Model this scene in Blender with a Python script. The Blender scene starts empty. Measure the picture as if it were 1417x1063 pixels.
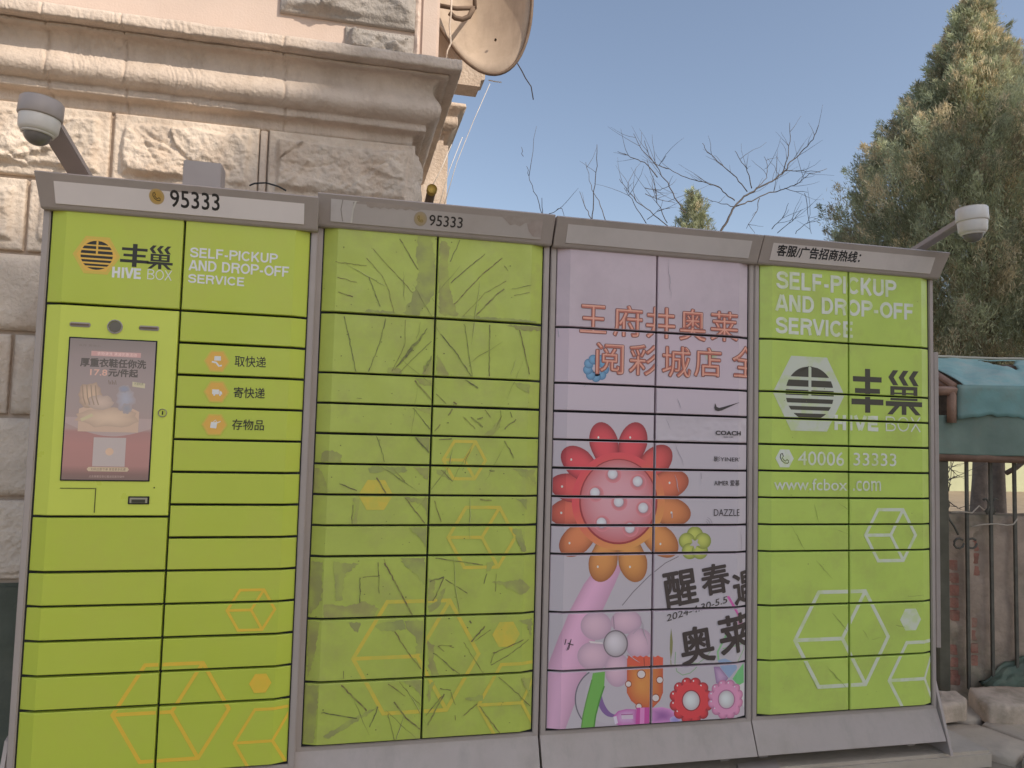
import bpy, bmesh, math, random
import numpy as np
from mathutils import Vector, Matrix, noise
random.seed(7); np.random.seed(7)
SC = bpy.context.scene
COL = SC.collection
R_ = math.radians

# ------------------------------------------------------------------ camera
F, CX, CY = 1023.0, 708.5, 531.5
YAW, PIT, ROL = 0.223473865, 0.0627929051, 0.0269410496
CAM = Vector((0.958352649, -2.61743738, 1.08465403 + 0.22))
def _rot():
    cy, sy, cp, sp, cr, sr = math.cos(YAW), math.sin(YAW), math.cos(PIT), math.sin(PIT), math.cos(ROL), math.sin(ROL)
    fwd = Vector((sy*cp, cy*cp, sp)); right = Vector((cy, -sy, 0)); up = right.cross(fwd)
    return right*cr + up*sr, up*cr - right*sr, fwd
RT, UP, FW = _rot()
cd = bpy.data.cameras.new('camera'); cam = bpy.data.objects.new('camera', cd); COL.objects.link(cam)
cam.matrix_world = Matrix(((RT.x, UP.x, -FW.x, CAM.x), (RT.y, UP.y, -FW.y, CAM.y), (RT.z, UP.z, -FW.z, CAM.z), (0, 0, 0, 1)))
cd.sensor_width = 36; cd.lens = 36*F/1417.0; cd.clip_end = 2000; cd.clip_start = 0.05
SC.camera = cam

# ------------------------------------------------------------------ light
SUN_AZ, SUN_EL = R_(40), R_(37)      # azimuth from -Y towards +X
SUN = Vector((math.sin(SUN_AZ)*math.cos(SUN_EL), -math.cos(SUN_AZ)*math.cos(SUN_EL), math.sin(SUN_EL)))
w = bpy.data.worlds.new('World'); SC.world = w; w.use_nodes = True
nt = w.node_tree; nt.nodes.clear()
sky = nt.nodes.new('ShaderNodeTexSky'); sky.sky_type = 'NISHITA'; sky.sun_disc = False
sky.sun_elevation = SUN_EL; sky.sun_rotation = math.pi - SUN_AZ
sky.air_density = 1.0; sky.dust_density = 2.0; sky.ozone_density = 1.0; sky.altitude = 100
bg = nt.nodes.new('ShaderNodeBackground'); bg.inputs[1].default_value = 0.12
wo = nt.nodes.new('ShaderNodeOutputWorld')
hs = nt.nodes.new('ShaderNodeHueSaturation'); hs.inputs['Saturation'].default_value = 0.84
nt.links.new(sky.outputs[0], hs.inputs['Color']); nt.links.new(hs.outputs[0], bg.inputs[0]); nt.links.new(bg.outputs[0], wo.inputs[0])
sl = bpy.data.lights.new('sun', 'SUN'); sl.energy = 2.4; sl.angle = R_(0.53); sl.color = (1.0, 0.89, 0.76)
so = bpy.data.objects.new('sun', sl); COL.objects.link(so); so.rotation_euler = (-SUN).to_track_quat('-Z', 'Y').to_euler(); so.location = (6, -8, 9)
vs = SC.view_settings; vs.view_transform = 'Standard'; vs.look = 'None'; vs.exposure = 0.55; vs.gamma = 1.0; vs.use_curve_mapping = False
SC.cycles.max_bounces = 6

# ------------------------------------------------------------------ helpers
def ray(u, v): return RT*((u-CX)/F) - UP*((v-CY)/F) + FW
def aty(u, v, y):
    d = ray(u, v); return CAM + d*((y-CAM.y)/d.y)
def atx(u, v, x):
    d = ray(u, v); return CAM + d*((x-CAM.x)/d.x)
def atz(u, v, z):
    d = ray(u, v); return CAM + d*((z-CAM.z)/d.z)
def atp(u, v, P, n):
    d = ray(u, v); return CAM + d*((P-CAM).dot(n)/d.dot(n))

def s2l(c):
    c = c/255.0
    return c/12.92 if c <= 0.04045 else ((c+0.055)/1.055)**2.4
def tag(o, label=None, cat=None, group=None, kind=None):
    if label: o['label'] = label
    if cat: o['category'] = cat
    if group: o['group'] = group
    if kind: o['kind'] = kind
    return o
def empty(name, loc, label, cat, group=None):
    o = bpy.data.objects.new(name, None); COL.objects.link(o); o.location = loc; o.empty_display_size = .1
    return tag(o, label, cat, group)
def link(name, me, mat, parent=None, smooth=False):
    if isinstance(me, bmesh.types.BMesh):
        bm = me; me = bpy.data.meshes.new(name); bm.to_mesh(me); bm.free()
    o = bpy.data.objects.new(name, me); COL.objects.link(o)
    if mat is not None and not me.materials:
        for m in (mat if isinstance(mat, (list, tuple)) else [mat]): me.materials.append(m)
    if smooth: me.shade_smooth()
    if parent is not None:
        o.parent = parent
        bpy_parent_inv(o, parent)
    return o
def wmat(o):
    m = Matrix.LocRotScale(o.location, o.rotation_euler, o.scale)
    if o.parent is not None: m = wmat(o.parent) @ o.matrix_parent_inverse @ m
    return m
def bpy_parent_inv(o, p): o.matrix_parent_inverse = wmat(p).inverted()

def box(bm, lo, hi, bevel=0.0, mi=0):
    lo = Vector(lo); hi = Vector(hi)
    t = bmesh.new(); bmesh.ops.create_cube(t, size=1)
    for v in t.verts: v.co = Vector(((lo[i]+hi[i])/2 + v.co[i]*(hi[i]-lo[i]) for i in range(3)))
    if bevel: bmesh.ops.bevel(t, geom=t.edges[:], offset=bevel, segments=2, affect='EDGES', clamp_overlap=True)
    merge(bm, t, mi)
def merge(bm, t, mi=0):
    vm = {v: bm.verts.new(v.co) for v in t.verts}
    for f in t.faces:
        try: nf = bm.faces.new([vm[v] for v in f.verts]); nf.material_index = mi; nf.smooth = f.smooth
        except ValueError: pass
    t.free()
def prism(bm, ptsfront, dvec, mi=0):
    """polygon (3-D points) extruded by dvec"""
    a = [bm.verts.new(p) for p in ptsfront]; b = [bm.verts.new(Vector(p)+Vector(dvec)) for p in ptsfront]
    n = len(a); bm.faces.new(a).material_index = mi; bm.faces.new(b[::-1]).material_index = mi
    for i in range(n): bm.faces.new((a[i], b[i], b[(i+1) % n], a[(i+1) % n])).material_index = mi
def tube(bm, pts, rad, sides=8, cap=True):
    pts = [Vector(p) for p in pts]; n = len(pts)
    if not isinstance(rad, (list, tuple)): rad = [rad]*n
    rings = []; ref = Vector((0.13, 0.31, 0.94))
    for i, p in enumerate(pts):
        t = (pts[min(i+1, n-1)] - pts[max(i-1, 0)]).normalized()
        a = t.cross(ref)
        if a.length < .05: a = t.cross(Vector((1, 0, 0)))
        a.normalize(); b = t.cross(a)
        rings.append([bm.verts.new(p + (a*math.cos(2*math.pi*k/sides) + b*math.sin(2*math.pi*k/sides))*rad[i]) for k in range(sides)])
    for i in range(n-1):
        for k in range(sides):
            f = bm.faces.new((rings[i][k], rings[i][(k+1) % sides], rings[i+1][(k+1) % sides], rings[i+1][k])); f.smooth = True
    if cap:
        bm.faces.new(rings[0][::-1]); bm.faces.new(rings[-1])
def lathe(bm, prof, M, seg=32):
    """prof: list of (r, z); M: matrix"""
    rings = []
    for r, z in prof:
        if r < 1e-6: rings.append([bm.verts.new(M @ Vector((0, 0, z)))])
        else: rings.append([bm.verts.new(M @ Vector((r*math.cos(2*math.pi*k/seg), r*math.sin(2*math.pi*k/seg), z))) for k in range(seg)])
    for a, b in zip(rings[:-1], rings[1:]):
        for k in range(seg):
            k2 = (k+1) % seg
            if len(a) == 1 and len(b) == 1: continue
            if len(a) == 1: f = bm.faces.new((a[0], b[k], b[k2]))
            elif len(b) == 1: f = bm.faces.new((a[k], a[k2], b[0]))
            else: f = bm.faces.new((a[k], a[k2], b[k2], b[k]))
            f.smooth = True

# ------------------------------------------------------------------ materials
def mat(name, col, rough=.6, var=.12, scale=6, bump=.0, bscale=60, metal=0, spec=.5, dirt=None, dirt_amt=.5, dirt_scale=3, coat=0, detail=6, streak=None, ridge=0, wav=0):
    m = bpy.data.materials.new(name); m.use_nodes = True; n = m.node_tree.nodes; L = m.node_tree.links
    b = n['Principled BSDF']; b.inputs['Roughness'].default_value = rough; b.inputs['Metallic'].default_value = metal
    b.inputs['Specular IOR Level'].default_value = spec
    tc = n.new('ShaderNodeNewGeometry')
    nz = n.new('ShaderNodeTexNoise'); nz.inputs['Scale'].default_value = scale; nz.inputs['Detail'].default_value = detail; nz.inputs['Roughness'].default_value = .6
    L.new(tc.outputs['Position'], nz.inputs['Vector'])
    mr = n.new('ShaderNodeMapRange'); mr.inputs[1].default_value = .3; mr.inputs[2].default_value = .7
    mr.inputs[3].default_value = 1-var; mr.inputs[4].default_value = 1+var; L.new(nz.outputs[0], mr.inputs[0])
    mx = n.new('ShaderNodeVectorMath'); mx.operation = 'SCALE'; mx.inputs[0].default_value = col[:3]; L.new(mr.outputs[0], mx.inputs['Scale'])
    out = mx.outputs[0]
    if dirt is not None:
        n2 = n.new('ShaderNodeTexNoise'); n2.inputs['Scale'].default_value = dirt_scale; n2.inputs['Detail'].default_value = 8; n2.inputs['Roughness'].default_value = .7
        L.new(tc.outputs['Position'], n2.inputs['Vector'])
        r2 = n.new('ShaderNodeMapRange'); r2.inputs[1].default_value = .48; r2.inputs[2].default_value = .72; r2.inputs[4].default_value = dirt_amt
        L.new(n2.outputs[0], r2.inputs[0])
        mm = n.new('ShaderNodeMix'); mm.data_type = 'RGBA'; L.new(r2.outputs[0], mm.inputs[0]); L.new(out, mm.inputs[6]); mm.inputs[7].default_value = (*dirt, 1)
        out = mm.outputs[2]
    if streak is not None:
        mp = n.new('ShaderNodeMapping'); mp.inputs['Scale'].default_value = (1, 1, .12); L.new(tc.outputs['Position'], mp.inputs['Vector'])
        n4 = n.new('ShaderNodeTexNoise'); n4.inputs['Scale'].default_value = 16; n4.inputs['Detail'].default_value = 7; n4.inputs['Roughness'].default_value = .65; L.new(mp.outputs[0], n4.inputs['Vector'])
        r4 = n.new('ShaderNodeMapRange'); r4.inputs[1].default_value = .5; r4.inputs[2].default_value = .75; r4.inputs[4].default_value = .7; L.new(n4.outputs[0], r4.inputs[0])
        m4 = n.new('ShaderNodeMix'); m4.data_type = 'RGBA'; L.new(r4.outputs[0], m4.inputs[0]); L.new(out, m4.inputs[6]); m4.inputs[7].default_value = (*streak, 1); out = m4.outputs[2]
    L.new(out, b.inputs['Base Color'])
    nr = n.new('ShaderNodeTexNoise'); nr.inputs['Scale'].default_value = 11; nr.inputs['Detail'].default_value = 7; L.new(tc.outputs['Position'], nr.inputs['Vector'])
    rr_ = n.new('ShaderNodeMapRange'); rr_.inputs[1].default_value = .3; rr_.inputs[2].default_value = .7; rr_.inputs[3].default_value = max(.03, rough*.75); rr_.inputs[4].default_value = min(1, rough*1.3)
    L.new(nr.outputs[0], rr_.inputs[0]); L.new(rr_.outputs[0], b.inputs['Roughness'])
    if wav:
        n5 = n.new('ShaderNodeTexNoise'); n5.inputs['Scale'].default_value = 5; n5.inputs['Detail'].default_value = 2; L.new(tc.outputs['Position'], n5.inputs['Vector'])
        bw5 = n.new('ShaderNodeBump'); bw5.inputs['Strength'].default_value = wav; bw5.inputs['Distance'].default_value = .02; L.new(n5.outputs[0], bw5.inputs['Height']); L.new(bw5.outputs[0], b.inputs['Normal'])
    if bump:
        n3 = n.new('ShaderNodeTexNoise'); n3.inputs['Scale'].default_value = bscale; n3.inputs['Detail'].default_value = 6; L.new(tc.outputs['Position'], n3.inputs['Vector'])
        bp = n.new('ShaderNodeBump'); bp.inputs['Strength'].default_value = bump; bp.inputs['Distance'].default_value = .01
        L.new(n3.outputs[0], bp.inputs['Height']); L.new(bp.outputs[0], b.inputs['Normal'])
        if ridge:
            n6 = n.new('ShaderNodeTexNoise'); n6.noise_type = 'RIDGED_MULTIFRACTAL'; n6.inputs['Scale'].default_value = 7; n6.inputs['Detail'].default_value = 7; n6.inputs['Distortion'].default_value = .4; L.new(tc.outputs['Position'], n6.inputs['Vector'])
            b6 = n.new('ShaderNodeBump'); b6.inputs['Strength'].default_value = ridge; b6.inputs['Distance'].default_value = .012; L.new(n6.outputs[0], b6.inputs['Height']); L.new(b6.outputs[0], bp.inputs['Normal'])
    return m
M = {}
G1, G2, G4 = (.575, .66, .075), (.51, .59, .105), (.57, .72, .135)
M['frame'] = mat('grey_metal', (.44, .37, .33), .45, .05, 4, dirt=(.33, .28, .24), dirt_amt=.4, wav=.08)
M['frame_light'] = mat('pale_grey_metal', (.47, .395, .355), .45, .06, 5, dirt=(.33, .28, .23), dirt_amt=.6, dirt_scale=5, streak=(.36, .31, .27), wav=.1)
M['dark'] = mat('black_rubber', (.012, .012, .012), .7)
M['panel'] = mat('white_header_panel', (.88, .79, .75), .5, .03, 6)
M['panel_dirty'] = mat('stained_header_panel', (.56, .495, .455), .5, .06, 8, dirt=(.42, .35, .30), dirt_amt=.6, dirt_scale=4)
M['panel_grey'] = mat('blank_grey_header_panel', (.67, .60, .565), .5, .04, 6, dirt=(.3, .27, .24), dirt_amt=.3)
M['panel_pink'] = mat('faded_header_panel', (.74, .655, .61), .5, .04, 6, dirt=(.34, .28, .26), dirt_amt=.4)
M['green'] = mat('lime_green_paint', G1, .38, .045, 3, dirt=(.54, .52, .10), dirt_amt=.45, dirt_scale=3, wav=.12)
M['green_con'] = mat('console_green_paint', (.70, .77, .11), .36, .03, 3, wav=.08)
M['green_old'] = mat('weathered_lime_green_paint', G2, .45, .07, 9, dirt=(.43, .42, .13), dirt_amt=.6, dirt_scale=5, wav=.15)
M['green_far'] = mat('faded_lime_green_paint', G4, .4, .05, 5, dirt=(.46, .50, .13), dirt_amt=.6, dirt_scale=4, wav=.12)
M['stone'] = mat('rough_painted_stone', (.66, .555, .45), .85, .13, 7, bump=1.0, bscale=48, ridge=.7, dirt=(.52, .36, .24), dirt_amt=.55, dirt_scale=4)
M['stucco'] = mat('peach_stucco', (.66, .545, .445), .85, .10, 5, streak=(.50, .39, .30), ridge=.15, bump=.6, bscale=60, dirt=(.42, .34, .27), dirt_amt=.5, dirt_scale=6)
M['plaster'] = mat('smooth_pink_plaster', (.66, .52, .43), .85, .05, 4, bump=.15, bscale=120)
M['mortar'] = mat('mortar', (.50, .40, .32), .9, .1, 12, bump=.4)
M['grey_stone'] = mat('grey_painted_quoin', (.38, .34, .30), .85, .15, 10, bump=.7, bscale=80)
M['plinth'] = mat('dark_green_plinth_paint', (.105, .115, .085), .8, .15, 6, bump=.3, dirt=(.16, .14, .1), dirt_amt=.4)
M['white'] = mat('white_plastic', (.74, .69, .63), .4, .03, 8)
M['cam_grey'] = mat('grey_plastic', (.42, .36, .33), .45, .04, 8)
M['dome'] = mat('smoked_dome', (.20, .18, .165), .08, .05, 8, coat=1)
M['black'] = mat('black_print', (.03, .025, .022), .6)
M['cable'] = mat('black_cable', (.03, .03, .03), .6)
M['dish'] = mat('weathered_dish', (.50, .39, .29), .6, .1, 5, dirt=(.36, .27, .19), dirt_amt=.6, dirt_scale=7, streak=(.36, .27, .20))
M['rust'] = mat('rusty_steel', (.18, .12, .08), .7, .2, 20)
M['iron'] = mat('dark_painted_iron', (.12, .11, .085), .6, .2, 30)
M['yellow'] = mat('yellow_foam_cap', (.50, .32, .06), .8, .15, 40, bump=.3)
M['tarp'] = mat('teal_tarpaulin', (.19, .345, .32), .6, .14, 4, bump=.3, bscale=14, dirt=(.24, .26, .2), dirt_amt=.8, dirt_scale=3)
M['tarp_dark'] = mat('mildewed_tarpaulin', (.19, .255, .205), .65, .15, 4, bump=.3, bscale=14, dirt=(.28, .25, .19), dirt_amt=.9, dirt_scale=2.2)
M['tarp_top'] = mat('pale_teal_tarpaulin', (.27, .45, .41), .6, .12, 5, bump=.6, bscale=16, streak=(.44, .48, .42), dirt=(.50, .46, .37), dirt_amt=.5, dirt_scale=5)  # roof slope drawn in a paler teal than the hanging lap
M['wood'] = mat('brown_timber', (.33, .20, .14), .8, .2, 14, bump=.3)
M['bark'] = mat('grey_brown_bark', (.22, .17, .135), .9, .25, 12, bump=.8, bscale=30)
M['twig'] = mat('bare_twig', (.13, .11, .10), .9, .1, 10)
M['wallp'] = mat('old_brown_render', (.46, .345, .26), .9, .25, 7, bump=.6, bscale=40, dirt=(.20, .21, .12), dirt_amt=.85, dirt_scale=2.5)
M['brick'] = mat('red_brick', (.40, .18, .125), .9, .3, 16, bump=.5, bscale=60, dirt=(.36, .26, .19), dirt_amt=.9, dirt_scale=12)
M['ground'] = mat('dusty_ground', (.30, .25, .185), .95, .2, 4, bump=.5, bscale=20, dirt=(.14, .135, .08), dirt_amt=.6, dirt_scale=2)
M['earth'] = mat('sunlit_dry_earth', (.30, .23, .16), .95, .15, 2, bump=.3, bscale=10)
M['flag'] = mat('flagstone', (.52, .43, .33), .9, .15, 8, bump=.5, bscale=35, dirt=(.27, .25, .16), dirt_amt=.6, dirt_scale=4)
M['concrete'] = mat('dusty_concrete', (.54, .455, .36), .9, .12, 6, bump=.4, bscale=40, dirt=(.25, .21, .15), dirt_amt=.5)
M['farwall'] = mat('pale_green_wall', (.50, .52, .33), .9, .08, 1)
M['caster'] = mat('beige_caster_surface', (.45, .42, .38), .9, .08, .5)
M['bag'] = mat('green_plastic_sheet', (.27, .35, .26), .5, .2, 12, bump=.5, bscale=30, dirt=(.4, .33, .24), dirt_amt=.7, dirt_scale=6)

def vcol_mat(name, rough=.45, under=None, keep=1.0, wear=0.0, scale=30, lo=.40, hi=.60):
    """ink colour from the mesh; where the ink is thin or rubbed the paint below shows (under)"""
    m = bpy.data.materials.new(name); m.use_nodes = True; n = m.node_tree.nodes; L = m.node_tree.links
    b = n['Principled BSDF']; b.inputs['Roughness'].default_value = rough
    a = n.new('ShaderNodeAttribute'); a.attribute_name = 'Col'
    if under is None: L.new(a.outputs['Color'], b.inputs['Base Color']); return m
    mx = n.new('ShaderNodeMix'); mx.data_type = 'RGBA'; mx.inputs[6].default_value = (*under, 1); L.new(a.outputs['Color'], mx.inputs[7]); L.new(mx.outputs[2], b.inputs['Base Color'])
    g = n.new('ShaderNodeNewGeometry'); z = n.new('ShaderNodeTexNoise'); z.inputs['Scale'].default_value = scale; z.inputs['Detail'].default_value = 8
    L.new(g.outputs['Position'], z.inputs['Vector'])
    r = n.new('ShaderNodeMapRange'); r.inputs[1].default_value = lo; r.inputs[2].default_value = hi; r.inputs[3].default_value = keep-wear; r.inputs[4].default_value = keep
    L.new(z.outputs[0], r.inputs[0]); L.new(r.outputs[0], mx.inputs[0])
    return m
M['print'] = vcol_mat('sticker_print')
M['worn4'] = vcol_mat('worn_white_print', .5, G4, .95, .38, 22, .36, .52)
M['glue2'] = vcol_mat('old_glue', .6, (.56, .495, .455), .9, .3)
M['tint1'] = vcol_mat('orange_ink_print', .45, G1, .95, .12)
M['tint2'] = vcol_mat('faded_orange_ink_print', .5, G2, .85, .30)
M['residue'] = vcol_mat('torn_film_residue', .6, G2, .84, .5, 14)
M['scratch'] = vcol_mat('torn_film_edge', .6, G2, .95, .45, 40)
M['scuff4'] = vcol_mat('scuffs', .6, G4, .7, .4)
M['crease3'] = vcol_mat('film_crease_print', .5, (.5, .43, .46), .8, .5)

def screen_mat():
    m = bpy.data.materials.new('lit_display'); m.use_nodes = True; n = m.node_tree.nodes; L = m.node_tree.links
    b = n['Principled BSDF']; b.inputs['Roughness'].default_value = .3
    a0 = n.new('ShaderNodeAttribute'); a0.attribute_name = 'Col'; a = n.new('ShaderNodeHueSaturation'); a.inputs['Saturation'].default_value = .72; a.inputs['Value'].default_value = 1.12; L.new(a0.outputs['Color'], a.inputs['Color'])
    L.new(a.outputs['Color'], b.inputs['Base Color']); L.new(a.outputs['Color'], b.inputs['Emission Color']); b.inputs['Emission Strength'].default_value = .05
    return m
M['screen'] = screen_mat()

# ------------------------------------------------------------------ 2-D print toolkit (x, z in metres on a cabinet face; layer = lift order)
# an ink patch list: each item (verts2d, faces, colours per vertex, layer)
class Art:
    def __init__(s): s.V = []; s.F = []; s.C = []; s.Lr = []; s.k = 0
    def add(s, verts, faces, cols, layer=None):
        s.k += 1; b = len(s.V); lay = s.k if layer is None else layer
        for v, c in zip(verts, cols): s.V.append((v[0], v[1])); s.C.append(c); s.Lr.append(lay)
        for f in faces: s.F.append([b+i for i in f])
    def poly(s, pts, c, layer=None): s.add(pts, [list(range(len(pts)))], [c]*len(pts), layer)
    def blob(s, pts, cen, c0, c1, rings=5, pw=1.6, layer=None):
        n = len(pts); V = [cen]; C = [c0]; Fc = []
        for r in range(1, rings+1):
            t = r/rings
            for p in pts:
                V.append((cen[0]+(p[0]-cen[0])*t, cen[1]+(p[1]-cen[1])*t)); C.append(tuple(c0[i]+(c1[i]-c0[i])*t**pw for i in range(3)))
        for k in range(n): Fc.append([0, 1+k, 1+(k+1) % n])
        for r in range(1, rings):
            a = 1+(r-1)*n; b = 1+r*n
            for k in range(n): Fc.append([a+k, b+k, b+(k+1) % n, a+(k+1) % n])
        s.add(V, Fc, C, layer)
    def stroke(s, pts, wd, c, layer=None, taper=False):
        n = len(pts)
        L = []; Rr = []
        for i, p in enumerate(pts):
            a = pts[max(i-1, 0)]; b = pts[min(i+1, n-1)]
            dx, dz = b[0]-a[0], b[1]-a[1]; l = math.hypot(dx, dz) or 1; w_ = wd/2
            if taper: w_ *= (1-.8*abs(2*i/(n-1)-1)) if n > 2 else 1
            L.append((p[0]-dz/l*w_, p[1]+dx/l*w_)); Rr.append((p[0]+dz/l*w_, p[1]-dx/l*w_))
        V = L+Rr; s.add(V, [[i, i+1, n+i+1, n+i] for i in range(n-1)], [c]*(2*n), layer)
    def text(s, body, x0, z0, x1, z1, c, bold=0, rot=0, italic=0, layer=None, fit=True):
        me = text_mesh(body, min(bold, 0), italic)
        co = np.empty(len(me.vertices)*3); me.vertices.foreach_get('co', co); co = co.reshape(-1, 3)[:, :2]
        mn, mxx = co.min(0), co.max(0)
        co = (co-mn)/(mxx-mn)
        wd, ht = x1-x0, z1-z0
        co = (co-.5)*[wd, ht]
        nline = 1.0; rb_ = max(0, bold)*min(ht, 1e9)*1.15
        if rb_ > 0: co = co*[(wd-2*rb_)/wd, (ht-2*rb_)/ht]
        cr, sr = math.cos(rot), math.sin(rot)
        co = np.stack([co[:, 0]*cr-co[:, 1]*sr, co[:, 0]*sr+co[:, 1]*cr], 1) + [(x0+x1)/2, (z0+z1)/2]
        fcs = [list(p.vertices) for p in me.polygons]
        s.add([tuple(p) for p in co], fcs, [c]*len(co), layer)
        if rb_ > 0:
            for k in range(8):
                o_ = np.array([math.cos(k*math.pi/4), math.sin(k*math.pi/4)])*rb_
                s.add([tuple(p) for p in co+o_], fcs, [c]*len(co), (s.k if layer is None else layer+.1+.1*k))
def _arc(cx, cy, rx, ry, a0, a1, n=10): return [(cx+rx*math.cos(math.radians(a0+(a1-a0)*i/n)), cy+ry*math.sin(math.radians(a0+(a1-a0)*i/n))) for i in range(n+1)]
def glyph(ch, k):
    """grotesque capitals as centre-line strokes, cap height 1, half stroke k; returns (advance, strokes)"""
    t, b = 1-k, k; w_ = .72
    V = lambda x: [(x, 0), (x, 1)]
    if ch == 'S': return .76, [[(.66, .70)]+_arc(.37, .74, .27, .26-k, 5, 180, 9)[0:]+[(.11, .66), (.20, .57), (.37, .525), (.54, .475), (.645, .39), (.66, .28)]+_arc(.375, .27, .285, .27-k, 0, -180, 9)[1:]+[(.088, .31)]]
    if ch == 'E': return .72, [V(k+.02), [(k*2, t), (.66, t)], [(k*2, .52), (.62, .52)], [(k*2, b), (.68, b)]]
    if ch == 'L': return .66, [V(k+.02), [(k*2, b), (.62, b)]]
    if ch == 'F': return .67, [V(k+.02), [(k*2, t), (.64, t)], [(k*2, .50), (.58, .50)]]
    if ch == '-': return .42, [[(.06, .36), (.36, .36)]]
    if ch == 'P': return .74, [V(k+.02), [(k*2, t), (.42, t)]+_arc(.42, .70, .26, .30-k, 90, -90, 10)[1:]+[(k*2, .40+k)]]
    if ch == 'I': return k*2+.10, [V(k+.05)]
    if ch == 'C': return .82, [_arc(.42, .5, .42-k, .5-k, 38, 322, 20)]
    if ch == 'K': return .78, [V(k+.02), [(.66, 1.0), (.20, .42)], [(.30, .60), (.69, .0)]]
    if ch == 'U': return .80, [[(k+.03, 1), (k+.03, .34)]+_arc(.39, .34, .36-k, .34-k, 180, 360, 12)+[(.75-k, 1)]]
    if ch == 'A': return .78, [[(.06, 0), (.36, .97)], [(.72, 0), (.42, .97)], [(.18, .27), (.60, .27)]]
    if ch == 'N': return .80, [V(k+.02), V(.74-k), [(k+.06, .97), (.70-k, .03)]]
    if ch == 'D': return .80, [V(k+.02), [(k*2, t), (.36, t)]+_arc(.36, .5, .39-k+.01, .5-k, 90, -90, 14)[1:]+[(k*2, b)]]
    if ch == 'R': return .79, [V(k+.02), [(k*2, t), (.43, t)]+_arc(.43, .72, .27, .28-k, 90, -90, 10)[1:]+[(k*2, .44+k)], [(.48, .46), (.60, .38), (.63, .18), (.67, 0)]]
    if ch == 'O': return .86, [_arc(.43, .5, .43-k, .5-k, 0, 360, 26)]
    if ch == 'V': return .74, [[(.06, 1), (.355, .03)], [(.68, 1), (.385, .03)]]
    if ch == 'H': return .80, [V(k+.02), V(.74-k), [(k*2, .52), (.74-2*k, .52)]]
    if ch == 'B': return .76, [V(k+.02), [(k*2, t), (.42, t)]+_arc(.42, .76, .24, .24-k, 90, -90, 8)[1:]+[(k*2, .52)], [(.42, .52)]+_arc(.44, .27, .27, .27-k*1.0, 90, -90, 8)+[(k*2, b)]]
    if ch == 'X': return .76, [[(.04, 0), (.70, 1)], [(.70, 0), (.04, 1)]]
    return .34, []
def caps(art, body, x0, z0, x1, z1, c, k=.10, gap=.045):
    adv = []; x = 0
    for ch in body:
        a, st = glyph(ch, k); adv.append((x, st)); x += a+gap
    x -= gap; H_ = z1-z0; fx_ = (x1-x0)/x
    base = art.k+1
    for xo, st in adv:
        for i, p in enumerate(st): art.stroke([(x0+(xo+a)*fx_, z0+b*H_) for a, b in p], 2*k*(H_+fx_)/2, c, layer=base+i*.25)
    art.k = base+1
_tc = {}
def text_mesh(body, bold=0, italic=0):
    key = (body, bold, italic)
    if key in _tc: return _tc[key]
    c = bpy.data.curves.new('t', 'FONT'); c.body = body; c.offset = bold; c.shear = italic; c.resolution_u = 3
    o = bpy.data.objects.new('t', c); COL.objects.link(o); bpy.context.view_layer.update()
    me = bpy.data.meshes.new_from_object(o.evaluated_get(bpy.context.evaluated_depsgraph_get()))
    bpy.data.objects.remove(o); _tc[key] = me
    return me
def C3(r, g, b, k=1.0):
    """photographed shade colour -> base colour (the shaded white of the photograph is about .30 linear for an albedo of .6)"""
    return (min(.9, s2l(r)*2.0*k+.02), min(.9, s2l(g)*2.0*k+.02), min(.9, s2l(b)*2.05*k+.02))
def ngon(cx, cz, r, n, a0=0, ry=None): ry = r if ry is None else ry; return [(cx+r*math.cos(a0+2*math.pi*k/n), cz+ry*math.sin(a0+2*math.pi*k/n)) for k in range(n)]
def art_mesh(art, surf, lift=.0004, rect=None, cuts=()):
    """clip art to rect (x0,x1,z0,z1), fold at cuts, drop on surf(x,z)->y"""
    bm = bmesh.new(); cl = bm.verts.layers.float_color.new('Col')
    V = []
    for (x, z), c, l in zip(art.V, art.C, art.Lr):
        v = bm.verts.new((x, -l*1e-3, z)); v[cl] = (*c, 1); V.append(v)
    for f in art.F:
        if rect:
            xs = [art.V[i][0] for i in f]; zs = [art.V[i][1] for i in f]
            if max(xs) < rect[0] or min(xs) > rect[1] or max(zs) < rect[2] or min(zs) > rect[3]: continue
        if len(set(f)) < 3: continue
        try: bm.faces.new([V[i] for i in f])
        except ValueError: pass
    bmesh.ops.delete(bm, geom=[v for v in bm.verts if not v.link_faces], context='VERTS')
    def bis(co, no, clear):
        g = bm.verts[:]+bm.edges[:]+bm.faces[:]
        if g: bmesh.ops.bisect_plane(bm, geom=g, plane_co=co, plane_no=no, clear_outer=clear, dist=1e-7)
    if rect:
        bis((rect[0], 0, 0), (-1, 0, 0), True); bis((rect[1], 0, 0), (1, 0, 0), True)
        bis((0, 0, rect[2]), (0, 0, -1), True); bis((0, 0, rect[3]), (0, 0, 1), True)
    for c in cuts: bis((c, 0, 0), (1, 0, 0), False)
    if not bm.faces: bm.free(); return None
    for v in bm.verts:
        l = -v.co.y*1e3; v.co.y = surf(v.co.x, v.co.z) - lift - l*.000006
    for f in bm.faces:
        f.normal_update()
        if f.normal.y > 0: f.normal_flip()
    return bm

exec_after = []
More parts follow.
